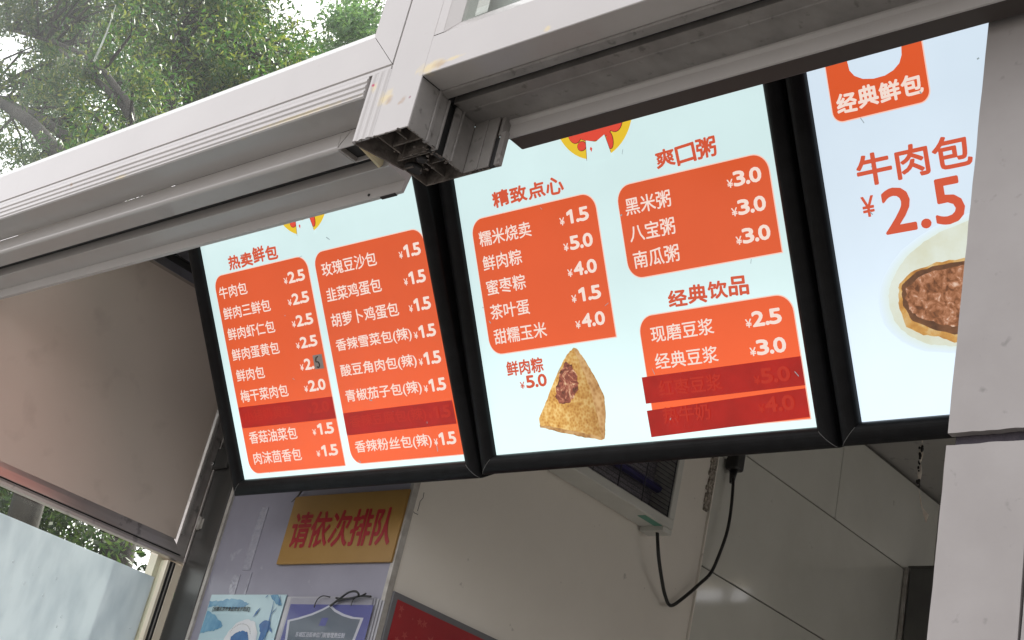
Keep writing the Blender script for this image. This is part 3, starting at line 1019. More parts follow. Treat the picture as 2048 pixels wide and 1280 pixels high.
def board(x0, T, height, z_bottom, label, wmat, scratches):
    r = empty('menu_board', (x0, D, z_bottom), (rad(T), 0, 0))
    tag(r, label, 'menu board', 'lit menu boards hanging over the counter')
    fw, ft = .0308, .0
    # mitred frame bars with a rounded profile
    def bar(name, w0, pts0, L0, L1, along):
        prof = [(0, .016), (0, -.006)] + [(fw * .5 - fw * .5 * math.cos(rad(a)), -.006 - .010 * math.sin(rad(a))) for a in range(15, 180, 15)] + [(fw, -.006), (fw, .030), (.002, .030)]
        b = bmesh.new()
        A, B = [], []
        for o_, y in prof:            # o_ measured outward from the lit opening
            if along == 'bottom': A.append(b.verts.new((-o_, y, -o_))); B.append(b.verts.new((WB + o_, y, -o_)))
            if along == 'top': A.append(b.verts.new((-o_, y, height + o_))); B.append(b.verts.new((WB + o_, y, height + o_)))
            if along == 'left': A.append(b.verts.new((-o_, y, -o_))); B.append(b.verts.new((-o_, y, height + o_)))
            if along == 'right': A.append(b.verts.new((WB + o_, y, -o_))); B.append(b.verts.new((WB + o_, y, height + o_)))
        k = len(prof)
        for i in range(k): b.faces.new((A[i], A[(i + 1) % k], B[(i + 1) % k], B[i]))
        b.faces.new(A[::-1]); b.faces.new(B)
        bmesh.ops.recalc_face_normals(b, faces=b.faces[:])
        m = MB(); m.add(b)
        return m.build(name, M['black_frame'], r)
    for s_ in ('bottom', 'top', 'left', 'right'): bar('frame_bar', 0, 0, 0, 0, s_)
    # light seams at the mitres
    for sx, sz, bx, bz in ((-1, -1, 0, 0), (1, -1, WB, 0)):
        path = []
        for i in range(7):
            f = .15 + .8 * i / 6
            o_ = fw * f
            y = -.006 - .010 * math.sin(math.acos(max(-1, min(1, 1 - 2 * f)))) - .0002
            path.append((bx + sx * o_, y, bz + sz * o_))
        MB().tube(path, .00045, 4).build('mitre_seam', M['seam'], r)
    box('lit_panel', 0.0005, WB - .0005, -.0008, .004, .0005, height - .0005, wmat, r)
    box('case_back', -.029, WB + .029, .0305, .038, -.029, height + .029, M['black_frame'], r)
    for u_ in (.12, WB - .12):       # steel straps that carry it from the ceiling
        MB().box(u_ - .008, u_ + .008, .0385, .041, height * .6, height + .12, bev=.0005, seg=1).build('hanging_strap', M['steel'], r)
    rnd = random.Random(scratches)
    sx = MB()
    for i in range(16):
        u_, v_ = rnd.uniform(.01, WB - .02), rnd.uniform(.01, height - .02)
        a = rnd.uniform(0, 3.14); ln_ = rnd.uniform(.0006, .005); w_ = rnd.uniform(.0004, .0011)
        c, s = math.cos(a), math.sin(a)
        pts = [(u_ + c * ln_ - s * w_, v_ + s * ln_ + c * w_), (u_ - c * ln_ - s * w_, v_ - s * ln_ + c * w_), (u_ - c * ln_ + s * w_, v_ - s * ln_ - c * w_), (u_ + c * ln_ + s * w_, v_ + s * ln_ - c * w_)]
        sx.face([(p[0], -.0034, p[1]) for p in pts])
    sx.build('surface_specks', M['speck'], r)['kind'] = 'stuff'
    return r


M['speck'] = lit('grey_speck', (.30, .36, .38), .9)


def panel(r, u0, u1, v0, v1, rr=.026, corners='TL TR BL'):
    sheet('panel_outline', rrect(u0 - .0016, u1 + .0016, v0 - .0016, v1 + .0016, rr + .0016, corners), M['edge_pink'], r, P(0))
    o = sheet('price_panel', rrect(u0, u1, v0, v1, rr, corners), M['orange'], r, P(1))
    return o


def price(r, txt, u_y, u0, u1, v, h, m='text_white', lev=2, w=.050):
    W_ = (u1 - u0) if len(txt) == 3 else (u1 - u0) / .57
    cells = [(.0, .40), (.455, .565), (.60, 1.0)]
    V, F = [], []
    for ch, (a, b_) in zip(txt, cells):
        if ch == '1':      # heavy numeral with a flag
            a += .04; b_ -= .08
            one = [(.58, 0), (.90, 0), (.90, 1), (.64, 1), (.06, .84), (.06, .66), (.58, .76)]
            vs, fs = [(u0 + (a + (b_ - a) * p) * W_, v + h * q) for p, q in one], [tuple(range(7))]
        else:
            vs, fs = fit(ch, u0 + a * W_, u0 + b_ * W_, v, v + (h if ch != '.' else h * .20), 0)
        F += [tuple(q + len(V) for q in f) for f in fs]; V += vs
    pts, Q, n0 = [P(lev)(a, b_) for a, b_ in V], list(F), len(V)
    for k in range(8):
        da, db = w * h * math.cos(math.pi * k / 4), w * h * math.sin(math.pi * k / 4)
        for a, b_ in V:
            p = P(lev)(a + da, b_ + db)
            pts.append((p[0], p[1] - 2e-5 * (k + 1), p[2]))
        Q += [tuple(q + n0 * (k + 1) for q in f) for f in F]
    me = bpy.data.meshes.new('price_text')
    me.from_pydata(pts, [], Q)
    me.materials.append(M[m])
    o = bpy.data.objects.new('price_text', me)
    C.objects.link(o)
    o.parent = r
    text('currency_sign', '¥', u_y, u_y + .0094 * W_ / .045, v - .0005, v + h * .56, M[m], r, P(lev), weight=.02)


HB = .60
b1 = board(-1.441 * D, 34.4, HB, ZE + .483 * D, 'leftmost lit menu board, two orange price columns and a black 5 sticker', M['white_print'], 5)
panel(b1, .0245, .3095, .0112, .4122)
panel(b1, .3310, .6200, .0125, .4122)
text('title_text', '热卖鲜包', .0795, .234, .4195, .4475, M['text_red'], b1, P(1), weight=.040, jitter=.05, seed=4)
colL = [('牛肉包', '2.5'), ('鲜肉三鲜包', '2.5'), ('鲜肉虾仁包', '2.5'), ('鲜肉蛋黄包', '2.5'), ('鲜肉包', '2.'), ('梅干菜肉包', '2.0'), ('小猪奶黄包', '2.0'), ('香菇油菜包', '1.5'), ('肉沫茴香包', '1.5')]
for i, (nm, pr) in enumerate(colL):
    v = .3655 - .04205 * i
    u0 = .0445 - .028 * v
    hid = i == 6
    if hid: v = .1150
    text('dish_name', nm, u0, u0 + .0294 * len(nm), v, v + .0243, M['ghost' if hid else 'text_white'], b1, P(4 if hid else 2), weight=.012)
    vp = .3682 - .0419 * i
    if i == 4: price(b1, pr, .2362, .250, .2755, vp, .0197)
    elif hid: price(b1, pr, .2362, .250, .297, vp, .0197, 'ghost', 4)
    else: price(b1, pr, .2362, .250, .297, vp, .0197)
colR = [('玫瑰豆沙包', '1.5'), ('韭菜鸡蛋包', '1.5'), ('胡萝卜鸡蛋包', '1.5'), ('香辣雪菜包(辣)', '1.5'), ('酸豆角肉包(辣)', '1.5'), ('青椒茄子包(辣)', '1.5'), ('香辣豆腐包(辣)', '1.5'), ('香辣粉丝包(辣)', '1.5')]
for i, (nm, pr) in enumerate(colR):
    v = .3655 - .048 * i
    hid = i == 6
    wd = .1480 if len(nm) == 5 else (.180 if len(nm) == 6 else .2005)
    text('dish_name', nm, .3475, .3475 + wd, v, v + .0255, M['ghost' if hid else 'text_white'], b1, P(4 if hid else 2), weight=.012)
    vp = .3680 - .0479 * i
    price(b1, pr, .5545, .5665, .6080, vp, .0205, 'ghost' if hid else 'text_white', 4 if hid else 2)
for (a, b_, c, d) in (((.0270, .1040), (.3105, .1015), (.3110, .1430), (.0270, .1467)), ((.3320, .0670), (.6175, .0668), (.6170, .1085), (.3320, .1092))):
    sheet('red_tape', [a, b_, c, d], M['tape'], b1, P(3))
sheet('paper_sticker', [(.2775, .1985), (.3035, .1978), (.3040, .2255), (.2772, .2250)], M['sticker'], b1, P(3))
s5 = MB()
def U3(l): return [Vector((u, -.0036, v)) for u, v in l]
s5.tube(smooth_path(U3([(.2868, .2200), (.2850, .2120), (.2905, .2115), (.2930, .2060), (.2900, .2010), (.2855, .2025)]), 5), .0011, 5)
s5.tube(U3([(.2868, .2200), (.2925, .2215)]), .0010, 5)
s5.build('handwritten_digit', M['ink'], b1)


def emblem(r, cx, cy, R_):
    # yellow disc with a plain red rounded shape and a white bib
    sheet('emblem_disc', [(cx + R_ * math.cos(rad(a)), cy + R_ * math.sin(rad(a))) for a in range(0, 360, 6)], M['yellow'], r, P(1))
    el = lambda x, y, a, b_: [(cx + x + a * math.cos(rad(t_)), cy + y + b_ * math.sin(rad(t_))) for t_ in range(0, 360, 12)]
    for k, e in enumerate(((0.000, -.020, .042, .030), (-.040, -.028, .014, .018), (.040, -.026, .015, .018), (-.030, -.053, .0085, .0070), (.026, -.055, .0060, .013))):
        sheet('emblem_outline', el(e[0], e[1], e[2] + .0010, e[3] + .0010), M['dark_line'], r, P(2 + k * .15))
        sheet('emblem_shape', el(*e), M['red_blob'], r, P(3 + k * .15))
    sheet('emblem_bib', [(cx - .024, cy - .082), (cx + .026, cy - .082), (cx + .018, cy - .044), (cx - .001, cy - .052), (cx - .020, cy - .046)], M['white_print'], r, P(4))
    sheet('emblem_line', [(cx - .0245, cy - .0775), (cx - .0237, cy - .0775), (cx - .0200, cy - .046), (cx - .0208, cy - .046)], M['dark_line'], r, P(4.2))
    sheet('emblem_line', [(cx + .0255, cy - .0735), (cx + .0247, cy - .0735), (cx + .0175, cy - .044), (cx + .0183, cy - .044)], M['dark_line'], r, P(4.2))
    sheet('emblem_heart', [(cx - .012, cy - .066), (cx - .0095, cy - .0605), (cx - .012, cy - .0575), (cx - .0145, cy - .0605)], M['red_blob'], r, P(4.4))


emblem(b1, .3230, .5290, .0787)

b2 = board(-1.022 * D, 31.7, HB, ZB, 'middle lit menu board with three price panels and a rice dumpling picture', M['white_print'], 9)
panel(b2, .0245, .2930, .1703, .4010)
for i, (nm, pr) in enumerate([('糯米烧卖', '1.5'), ('鲜肉粽', '5.0'), ('蜜枣粽', '4.0'), ('茶叶蛋', '1.5'), ('甜糯玉米', '4.0')]):
    v = .3540 - .0418 * i
    text('dish_name', nm, .0382, .0382 + .0290 * len(nm), v, v + .0252, M['text_white'], b2, P(2), weight=.012)
    price(b2, pr, .2170, .2310, .2765, .3607 - .0420 * i, .0205)
text('title_text', '精致点心', .0800, .2370, .4135, .4395, M['text_red'], b2, P(1), weight=.040, jitter=.08, seed=11)
text('caption_text', '鲜肉粽', .0545, .1345, .1310, .1550, M['text_red'], b2, P(1), weight=.030)
price(b2, '5.0', .0790, .0930, .1370, .1075, .0195, 'text_red', 1)
panel(b2, .3375, .6110, .2550, .4000)
for i, nm in enumerate(['黑米粥', '八宝粥', '南瓜粥']):
    v = .3530 - .0417 * i
    text('dish_name', nm, .3505, .4360, v, v + .0260, M['text_white'], b2, P(2), weight=.012)
    price(b2, '3.0', .5390, .5510, .5970, .3615 - .0422 * i, .0205)
text('title_text', '爽口粥', .4190, .5310, .4125, .4405, M['text_red'], b2, P(1), weight=.035, jitter=.08, seed=21)
panel(b2, .3410, .6145, .0136, .1945)
for i, (nm, pr) in enumerate([('现磨豆浆', '2.5'), ('经典豆浆', '3.0'), ('红枣豆浆', '5.0'), ('热牛奶', '4.0')]):
    v = .1525 - .0420 * i
    hid = i > 1
    text('dish_name', nm, .3610, .3610 + .0289 * len(nm), v, v + .0245, M['ghost' if hid else 'text_white'], b2, P(4 if hid else 2), weight=.012)
    price(b2, pr, .5330, .5455, .5935, .1552 - .0420 * i, .0208, 'ghost' if hid else 'text_white', 4 if hid else 2)
text('title_text', '经典饮品', .4020, .5490, .2035, .2300, M['text_red'], b2, P(1), weight=.038, jitter=.06, seed=31)
sheet('red_tape', [(.3315, .0600), (.6155, .0618), (.6155, .1037), (.3312, .1015)], M['tape'], b2, P(3))
sheet('red_tape', [(.3320, .0073), (.6150, .0161), (.6148, .0574), (.3310, .0490)], M['tape'], b2, P(3))
emblem(b2, .3150, .5290, .0787)


def food_mat(name, stops, scale, dist=0.0, vor=False, strength=.95):
    m, n, l, b = nmat(name)
    tc = n.new('ShaderNodeTexCoord')
    if vor:
        nz = n.new('ShaderNodeTexVoronoi'); nz.inputs['Scale'].default_value = scale
        n2 = n.new('ShaderNodeTexNoise'); n2.inputs['Scale'].default_value = scale * .25
        n2.inputs['Detail'].default_value = 5
        l.new(tc.outputs['Object'], nz.inputs[0]); l.new(tc.outputs['Object'], n2.inputs[0])
        ad = n.new('ShaderNodeMath'); ad.operation = 'MULTIPLY_ADD'
        l.new(nz.outputs[0], ad.inputs[0]); ad.inputs[1].default_value = .45; 
        l.new(n2.outputs[0], ad.inputs[2])
        src = ad.outputs[0]
    else:
        nz = n.new('ShaderNodeTexNoise'); nz.inputs['Scale'].default_value = scale
        nz.inputs['Detail'].default_value = 7; nz.inputs['Roughness'].default_value = .65
        nz.inputs['Distortion'].default_value = dist
        l.new(tc.outputs['Object'], nz.inputs[0]); src = nz.outputs[0]
    r = ramp(n, stops)
    l.new(src, r.inputs[0])
    l.new(r.outputs[0], b.inputs['Emission Color'])
    b.inputs['Emission Strength'].default_value = strength * LITK
    b.inputs['Base Color'].default_value = (.1, .06, .03, 1)
    b.inputs['Roughness'].default_value = .3
    return m


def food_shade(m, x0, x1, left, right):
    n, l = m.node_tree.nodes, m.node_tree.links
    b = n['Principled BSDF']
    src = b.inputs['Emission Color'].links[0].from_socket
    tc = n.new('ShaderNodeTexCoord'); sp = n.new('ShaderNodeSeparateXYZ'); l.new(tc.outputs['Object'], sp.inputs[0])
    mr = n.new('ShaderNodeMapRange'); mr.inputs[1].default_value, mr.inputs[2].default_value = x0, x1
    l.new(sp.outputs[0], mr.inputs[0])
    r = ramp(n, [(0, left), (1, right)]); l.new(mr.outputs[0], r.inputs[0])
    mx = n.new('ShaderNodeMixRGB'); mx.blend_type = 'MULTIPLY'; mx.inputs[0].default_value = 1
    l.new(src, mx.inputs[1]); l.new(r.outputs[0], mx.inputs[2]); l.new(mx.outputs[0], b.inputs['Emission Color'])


M['rice'] = food_mat('rice_print', [(.38, (.28, .11, .02)), (.52, (.56, .27, .055)), (.72, (.74, .43, .12)), (.95, (.92, .68, .30))], 210, vor=True)
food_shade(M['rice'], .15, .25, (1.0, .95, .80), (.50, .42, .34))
M['rice_dark'] = food_mat('rice_print_under', [(.38, (.20, .085, .022)), (.60, (.42, .21, .065)), (.90, (.62, .38, .16))], 150, vor=True)
M['pork'] = food_mat('pork_print', [(.38, (.07, .014, .012)), (.47, (.20, .04, .03)), (.55, (.36, .09, .06)), (.62, (.66, .38, .22)), (.72, (.85, .66, .42))], 38, 3.0)
M['bun'] = food_mat('bun_print', [(.3, (.64, .66, .50)), (.55, (.70, .76, .66)), (.8, (.76, .83, .78))], 14)
M['bun_gold'] = food_mat('bun_juice_print', [(.35, (.38, .15, .03)), (.50, (.58, .30, .07)), (.66, (.70, .55, .28))], 30)
M['mince'] = food_mat('mince_print', [(.36, (.10, .03, .012)), (.47, (.26, .09, .035)), (.57, (.44, .19, .10)), (.67, (.74, .52, .40))], 95, .6)
M['mince_dark'] = food_mat('mince_rim_print', [(.35, (.06, .022, .012)), (.65, (.18, .07, .03))], 50)


def blobby(poly, n=6, amp=.0008, seed=1, sub_n=None):
    rnd = random.Random(seed)
    out = []
    for i in range(len(poly)):
        a, b_ = poly[i], poly[(i + 1) % len(poly)]
        for k in range(n):
            t_ = k / n
            out.append((a[0] + (b_[0] - a[0]) * t_ + rnd.uniform(-amp, amp), a[1] + (b_[1] - a[1]) * t_ + rnd.uniform(-amp, amp)))
    return out


zo = [(.2050, .1628), (.1880, .1530), (.1655, .1292), (.1325, .0856), (.1080, .0541), (.1080, .0417), (.1450, .0310), (.1930, .0190), (.2345, .0106), (.2395, .0122), (.2490, .0510), (.2515, .0795), (.2400, .1095), (.2225, .1427), (.2105, .1609)]
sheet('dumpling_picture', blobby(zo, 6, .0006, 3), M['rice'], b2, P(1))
sheet('dumpling_side', blobby([(.2050, .1600), (.2150, .1300), (.2260, .0900), (.2310, .0500), (.2345, .0106), (.2395, .0122), (.2490, .0510), (.2515, .0795), (.2400, .1095), (.2225, .1427), (.2105, .1609)], 6, .0010, 4), M['rice_dark'], b2, P(1.5))
sheet('dumpling_foot', blobby([(.1080, .0440), (.1085, .0405), (.1450, .0300), (.1930, .0180), (.2345, .0100), (.2340, .0150), (.1930, .0250), (.1450, .0370)], 6, .0009, 14), M['rice_dark'], b2, P(1.6))
me_ = [(.1855, .1423), (.1780, .1370), (.1690, .1265), (.1590, .1078), (.1515, .0864), (.1550, .0790), (.1640, .0742), (.1770, .0760), (.1880, .0806), (.2010, .0930), (.2035, .1035), (.2035, .1181), (.1960, .1358), (.1910, .1370)]
sheet('meat_picture', blobby(me_, 4, .0016, 5), M['pork'], b2, P(2))

b3 = board(-.602 * D, 31.7, HB, ZE + .4875 * D, 'rightmost lit menu board, large beef bun price, partly behind the pillar', M['white_print_b'], 14)
sheet('panel_outline', rrect(.0294, .1756, .4141, .560, .0165, 'TL TR BL BR'), M['edge_pink'], b3, P(0))
sheet('badge', rrect(.0310, .1740, .4157, .560, .015, 'TL TR BL BR'), M['orange'], b3, P(1))
sheet('badge_bowl', [(.0650, .512), (.0645, .4957), (.0660, .4813), (.0720, .4725), (.0835, .4656), (.0990, .4622), (.1160, .4625), (.1290, .4665), (.1390, .4737), (.1440, .4835), (.1455, .4947), (.1450, .512), (.125, .502), (.105, .498), (.085, .502)], M['white_print_b'], b3, P(2))
text('badge_text', '经典鲜包', .0385, .1680, .4275, .4540, M['text_white'], b3, P(2), weight=.038, jitter=.05, seed=41)
text('dish_name', '牛肉包', .0535, .2170, .3215, .3640, M['text_red'], b3, P(1), weight=.028)
text('currency_sign', '¥', .0525, .0705, .2800, .3075, M['text_red'], b3, P(1), weight=.022)
text('price_text', '2.5', .0835, .1965, .2515, .3110, M['text_red'], b3, P(3), weight=.026)
bo = [(.2600, .2600), (.2000, .2560), (.1535, .2470), (.1290, .2375), (.1040, .2245), (.0870, .2100), (.0740, .1950), (.0660, .1820), (.0615, .1690), (.0610, .1500), (.0640, .1319), (.0730, .1190), (.0848, .1075), (.0990, .0985), (.1150, .0910), (.1320, .0885), (.1494, .0850), (.2000, .0820), (.2600, .0900), (.3300, .1200), (.3600, .1700), (.3300, .2300)]
for k in range(6):
    f = 1.045 - .018 * k
    mk = lit('bun_fade_%d' % k, tuple(a + (b - a) * (k + 1) / 7 for a, b in zip((0.70, 0.82, 0.93), (.69, .78, .72))), 1.0, .3)
    sheet('bun_edge', [((u - .21) * f + .21, (v - .165) * f + .165) for u, v in bo], mk, b3, P(.4 + k * .1))
sheet('bun_picture', blobby([((u - .21) * .94 + .21, (v - .165) * .94 + .165) for u, v in bo], 4, .0006, 6), M['bun'], b3, P(1))
bg_ = [(.2400, .2040), (.1840, .2035), (.1460, .2030), (.1150, .1985), (.0890, .1835), (.0850, .1640), (.0830, .1500), (.0905, .1230), (.1118, .1095), (.1330, .1045), (.1545, .0955), (.2000, .0930), (.2900, .1100), (.3200, .1600), (.3000, .1900)]
sheet('bun_juice', blobby(bg_, 4, .0012, 7), M['bun_gold'], b3, P(2))
bi = [(.2400, .2010), (.1851, .1994), (.1472, .1996), (.1171, .1950), (.0925, .1805), (.0905, .1640), (.0905, .1520), (.1000, .1306), (.1320, .1142), (.1562, .1058), (.2200, .1050), (.2900, .1350), (.3000, .1750)]
sheet('bun_filling_rim', blobby(bi, 4, .0008, 8), M['mince_dark'], b3, P(3))
bj = [(.2400, .1960), (.1851, .1944), (.1490, .1935), (.1200, .1880), (.0990, .1750), (.0960, .1620), (.0990, .1480), (.1080, .1360), (.1370, .1220), (.1600, .1150), (.2200, .1150), (.2800, .1400), (.2850, .1700)]
sheet('bun_filling', blobby(bj, 4, .0014, 9), M['mince'], b3, P(4))

# ------------------------------------------------------------------ things on the lilac wall
# queue sign
yf = YB - .0015
sg = empty('queue_sign', (-2.22, yf, ZE + .74))
Ls = sg.location
yf2 = YB - .008
x0, x1, z0, z1 = -1.3324 * yf2, -1.1412 * yf2, ZE + .3732 * yf2, ZE + .4557 * yf2
MB().box(x0 - Ls.x, x1 - Ls.x, yf2 - Ls.y, YB - .0013 - Ls.y, z0 - Ls.z, z1 - Ls.z, bev=.0008, seg=1).build('sign_board', M['gold'], sg)
text('sign_text', '请依次排队', -1.3210 * yf2 - Ls.x, -1.1520 * yf2 - Ls.x, ZE + .3925 * yf2 - Ls.z, ZE + .4345 * yf2 - Ls.z, M['crimson'], sg, lambda u, v: (u, yf2 - Ls.y - .0006, v), weight=.022)
rb = MB().tube([p - Ls for p in (at(607, 976, yf2), at(596, 992, yf2), at(583, 1004, yf2 + .004))], .003, 5, .0008)
rb.build('ribbon_scrap', M['bulb'], sg)
tag(sg, 'mustard sign with red Chinese lettering asking people to queue', 'sign')

# teal food-safety poster
p1 = empty('poster', (-2.46, YB - .003, ZE + .50))
Lp = p1.location
yq = YB - .004
def WP(k, L_=Lp): return lambda u, v: (u * yq - L_.x, yq - L_.y - .0002 - .0005 * k, ZE + v * yq - L_.z)
box('sheet', -1.4362 * yq - Lp.x, -1.2975 * yq - Lp.x, yq - Lp.y, yq + .0025 - Lp.y, ZE + .14 * yq - Lp.z, ZE + .3372 * yq - Lp.z, M['paper_teal'], p1)
rnd = random.Random(9)
def wash(poly, mat, k, seed): sheet('painted_wash', blobby(poly, 5, .0009, seed), mat, p1, WP(k))
wash([(-1.4355, .3290), (-1.4150, .3300), (-1.3950, .3325), (-1.3750, .3312), (-1.3600, .3260), (-1.3700, .3215), (-1.3900, .3200), (-1.4050, .3215), (-1.4200, .3235), (-1.4355, .3215)], M['paper_blue'], 1, 1)
wash([(-1.4355, .3185), (-1.4250, .3150), (-1.4080, .3080), (-1.3950, .3000), (-1.4050, .2950), (-1.4200, .2925), (-1.4355, .2900)], M['paper_blue'], 1, 2)
wash([(-1.3780, .2880), (-1.3640, .3015), (-1.3450, .3020), (-1.3320, .2940), (-1.3280, .2700), (-1.3350, .2300), (-1.3800, .2300), (-1.3900, .2700)], M['paper_white'], 2, 3)
wash([(-1.3880, .2800), (-1.3830, .2930), (-1.3700, .3040), (-1.3520, .3085), (-1.3380, .3040), (-1.3290, .2930), (-1.3240, .2700), (-1.3260, .2300), (-1.3900, .2300)], M['paper_white'], 1.5, 13)
wash([(-1.3740, .2880), (-1.3620, .2945), (-1.3480, .2935), (-1.3420, .2870), (-1.3400, .2700), (-1.3740, .2700)], M['deep_blue'], 3, 4)
wash([(-1.3300, .3020), (-1.3220, .3080), (-1.3120, .3060), (-1.3080, .2980), (-1.3150, .2880), (-1.3170, .2600), (-1.3250, .2600), (-1.3230, .2900)], M['deep_blue'], 2, 5)
wash([(-1.3260, .3365), (-1.3120, .3365), (-1.3050, .3300), (-1.2990, .3240), (-1.3060, .3240), (-1.3150, .3290)], M['paper_blue'], 2, 6)
for a, b_, w_ in (((-1.3160, .3370), (-1.3110, .2700), .0012), ((-1.3070, .3370), (-1.3050, .3230), .0010), ((-1.3160, .3120), (-1.3060, .3230), .0006), ((-1.3450, .3100), (-1.3360, .3220), .0018), ((-1.3330, .3330), (-1.3280, .3370), .0006), ((-1.3110, .3000), (-1.3030, .2930), .0016)):
    dx, dz = b_[0] - a[0], b_[1] - a[1]; ln_ = math.hypot(dx, dz); nx, nz_ = -dz / ln_ * w_, dx / ln_ * w_
    sheet('stem', [a, (a[0] + dx * .5 + nx, a[1] + dz * .5 + nz_), b_, (a[0] + dx * .5 - nx, a[1] + dz * .5 - nz_)], M['deep_blue'], p1, WP(3.5))
dts = MB()
for i in range(18):
    a = rad(20 + i * 8)
    c = (-1.3600 + .020 * math.cos(a), .2860 + .0165 * math.sin(a))
    pr_ = WP(3)(c[0], c[1])
    dts.box(pr_[0] - .0007, pr_[0] + .0007, pr_[1] - .0002, pr_[1], pr_[2] - .0007, pr_[2] + .0007)
dts.build('dots', M['grey_border'], p1)
text('poster_text', '[创建北京市食品安全示范区]', -1.4240, -1.3545, .3165, .3225, M['ink'], p1, WP(4), weight=.02)
tag(p1, 'pale teal ink-wash food safety poster under the queue sign, on the left', 'poster')

# sleeve folder with violet shield notice
p2 = empty('notice_folder', (-2.16, YB - .003, ZE + .48))
Lp2 = p2.location
for k in range(5):
    yk = YB - .0025 - .0022 * k
    sft = .0036 * (4 - k)
    MB().box((-1.2860 + sft) * YB - Lp2.x, (-1.1455 + sft * .9) * YB - Lp2.x, yk - .0006 - Lp2.y, yk - Lp2.y, ZE + .14 * YB - Lp2.z, ZE + (.3325 - .0006 * (4 - k)) * YB - Lp2.z).build('clear_sleeve', M['paper_grey'] if 'paper_grey' in M else M.setdefault('paper_grey', surf('sleeve_edge_grey', (.34, .34, .36), (.40, .40, .42), .15, scale=10)), p2)
yq2 = YB - .0125
def WQ(k): return lambda u, v: (u * yq2 - Lp2.x, yq2 - Lp2.y - .0004 * k, ZE + v * yq2 - Lp2.z)
sheet('notice_sheet', [(-1.2860, .14), (-1.1500, .14), (-1.1500, .3258), (-1.2860, .3262)], M['violet'], p2, WQ(0))
outer = [(-1.2185, .3262), (-1.2080, .3205), (-1.1920, .3155), (-1.1760, .3125), (-1.1600, .3118), (-1.1640, .2900), (-1.1700, .2600), (-1.2185, .2300), (-1.2730, .2600), (-1.2790, .2900), (-1.2830, .3080), (-1.2660, .3110), (-1.2450, .3160), (-1.2290, .3215)]
sheet('shield_border', outer, M['paper_white'], p2, WQ(1))
inner = [((u + 1.2185) * .93 - 1.2185, (v - .30) * .93 + .2990) for u, v in outer]
sheet('shield', inner, M['slate'], p2, WQ(2))
sheet('shield_patch', [(-1.2280, .3020), (-1.2170, .3020), (-1.2150, .3110), (-1.2260, .3110)], M['violet'], p2, WQ(3))
text('notice_text', '东城区沿街单位门前管理责任制', -1.2620, -1.1820, .2895, .2950, M['paper_white'], p2, WQ(3), weight=.02)
box('sleeve_front', -1.2862 * yq2 - Lp2.x, -1.1462 * yq2 - Lp2.x, -.0035 + yq2 - Lp2.y, -.003 + yq2 - Lp2.y, ZE + .14 * yq2 - Lp2.z, ZE + .3335 * yq2 - Lp2.z, M['sleeve'], p2)
st_ = MB()
A = lambda px_, py_, dy=0: at(px_, py_, yq2 - .006 - dy) - Lp2
st_.tube(smooth_path([A(660, 1212), A(680, 1197), A(697, 1185, .01), A(712, 1183, .014), A(716, 1192, .01), A(690, 1198), A(672, 1196)], 6), .0022, 6)
st_.tube(smooth_path([A(662, 1212), A(675, 1202), A(700, 1197), A(722, 1192), A(742, 1193)], 6), .0018, 6)
st_.tube(smooth_path([A(722, 1192), A(732, 1187)], 4), .0018, 6)
st_.tube(smooth_path([A(628, 1215), A(634, 1200), A(645, 1192), A(660, 1194)], 6), .0011, 5)
st_.tube(smooth_path([A(702, 1212), A(706, 1200), A(714, 1193)], 6), .0011, 5)
st_.build('black_string', M['cable'], p2, True)
tag(p2, 'clear sleeves tied with black string holding a violet shield notice', 'notice folder')

# red starred board on the side wall
rp_ = empty('red_board', (XS + .006, 2.2, ZE + .5))
Lr = rp_.location
box('border', XS + .0008 - Lr.x, XS + .008 - Lr.x, 1.812 - Lr.y, 2.75 - Lr.y, ZE + .05 - Lr.z, ZE + .618 - Lr.z, M['grey_border'], rp_, .001)
box('red_face', XS + .0082 - Lr.x, XS + .0094 - Lr.x, 1.824 - Lr.y, 2.738 - Lr.y, ZE + .062 - Lr.z, ZE + .6055 - Lr.z, M['red_poster'], rp_)
stars = MB()
rnd = random.Random(5)
spots = [(1.838, .592, .008), (1.838, .578, .006), (1.872, .583, .003), (1.905, .583, .009), (1.892, .553, .004), (1.862, .548, .009), (1.932, .557, .013), (1.902, .533, .006), (1.845, .535, .007), (1.972, .560, .006), (1.99, .545, .009), (2.02, .560, .004)]
spots += [(rnd.uniform(1.85, 2.7), rnd.uniform(.1, .59), rnd.uniform(.003, .013)) for _ in range(55)]
for (y_, z_, r_) in spots:
    rot_ = rnd.uniform(0, 1.2)
    pts = []
    for i in range(10):
        rr = r_ if i % 2 == 0 else r_ * .42
        a = rad(90 + i * 36) + rot_
        pts.append((XS + .0100 - Lr.x, y_ + rr * math.cos(a) - Lr.y, ZE + z_ + rr * math.sin(a) - Lr.z))
    stars.face(pts)
stars.build('stars', M['star'], rp_)
tag(rp_, 'deep red board with scattered stars and a grey border on the side wall', 'board')

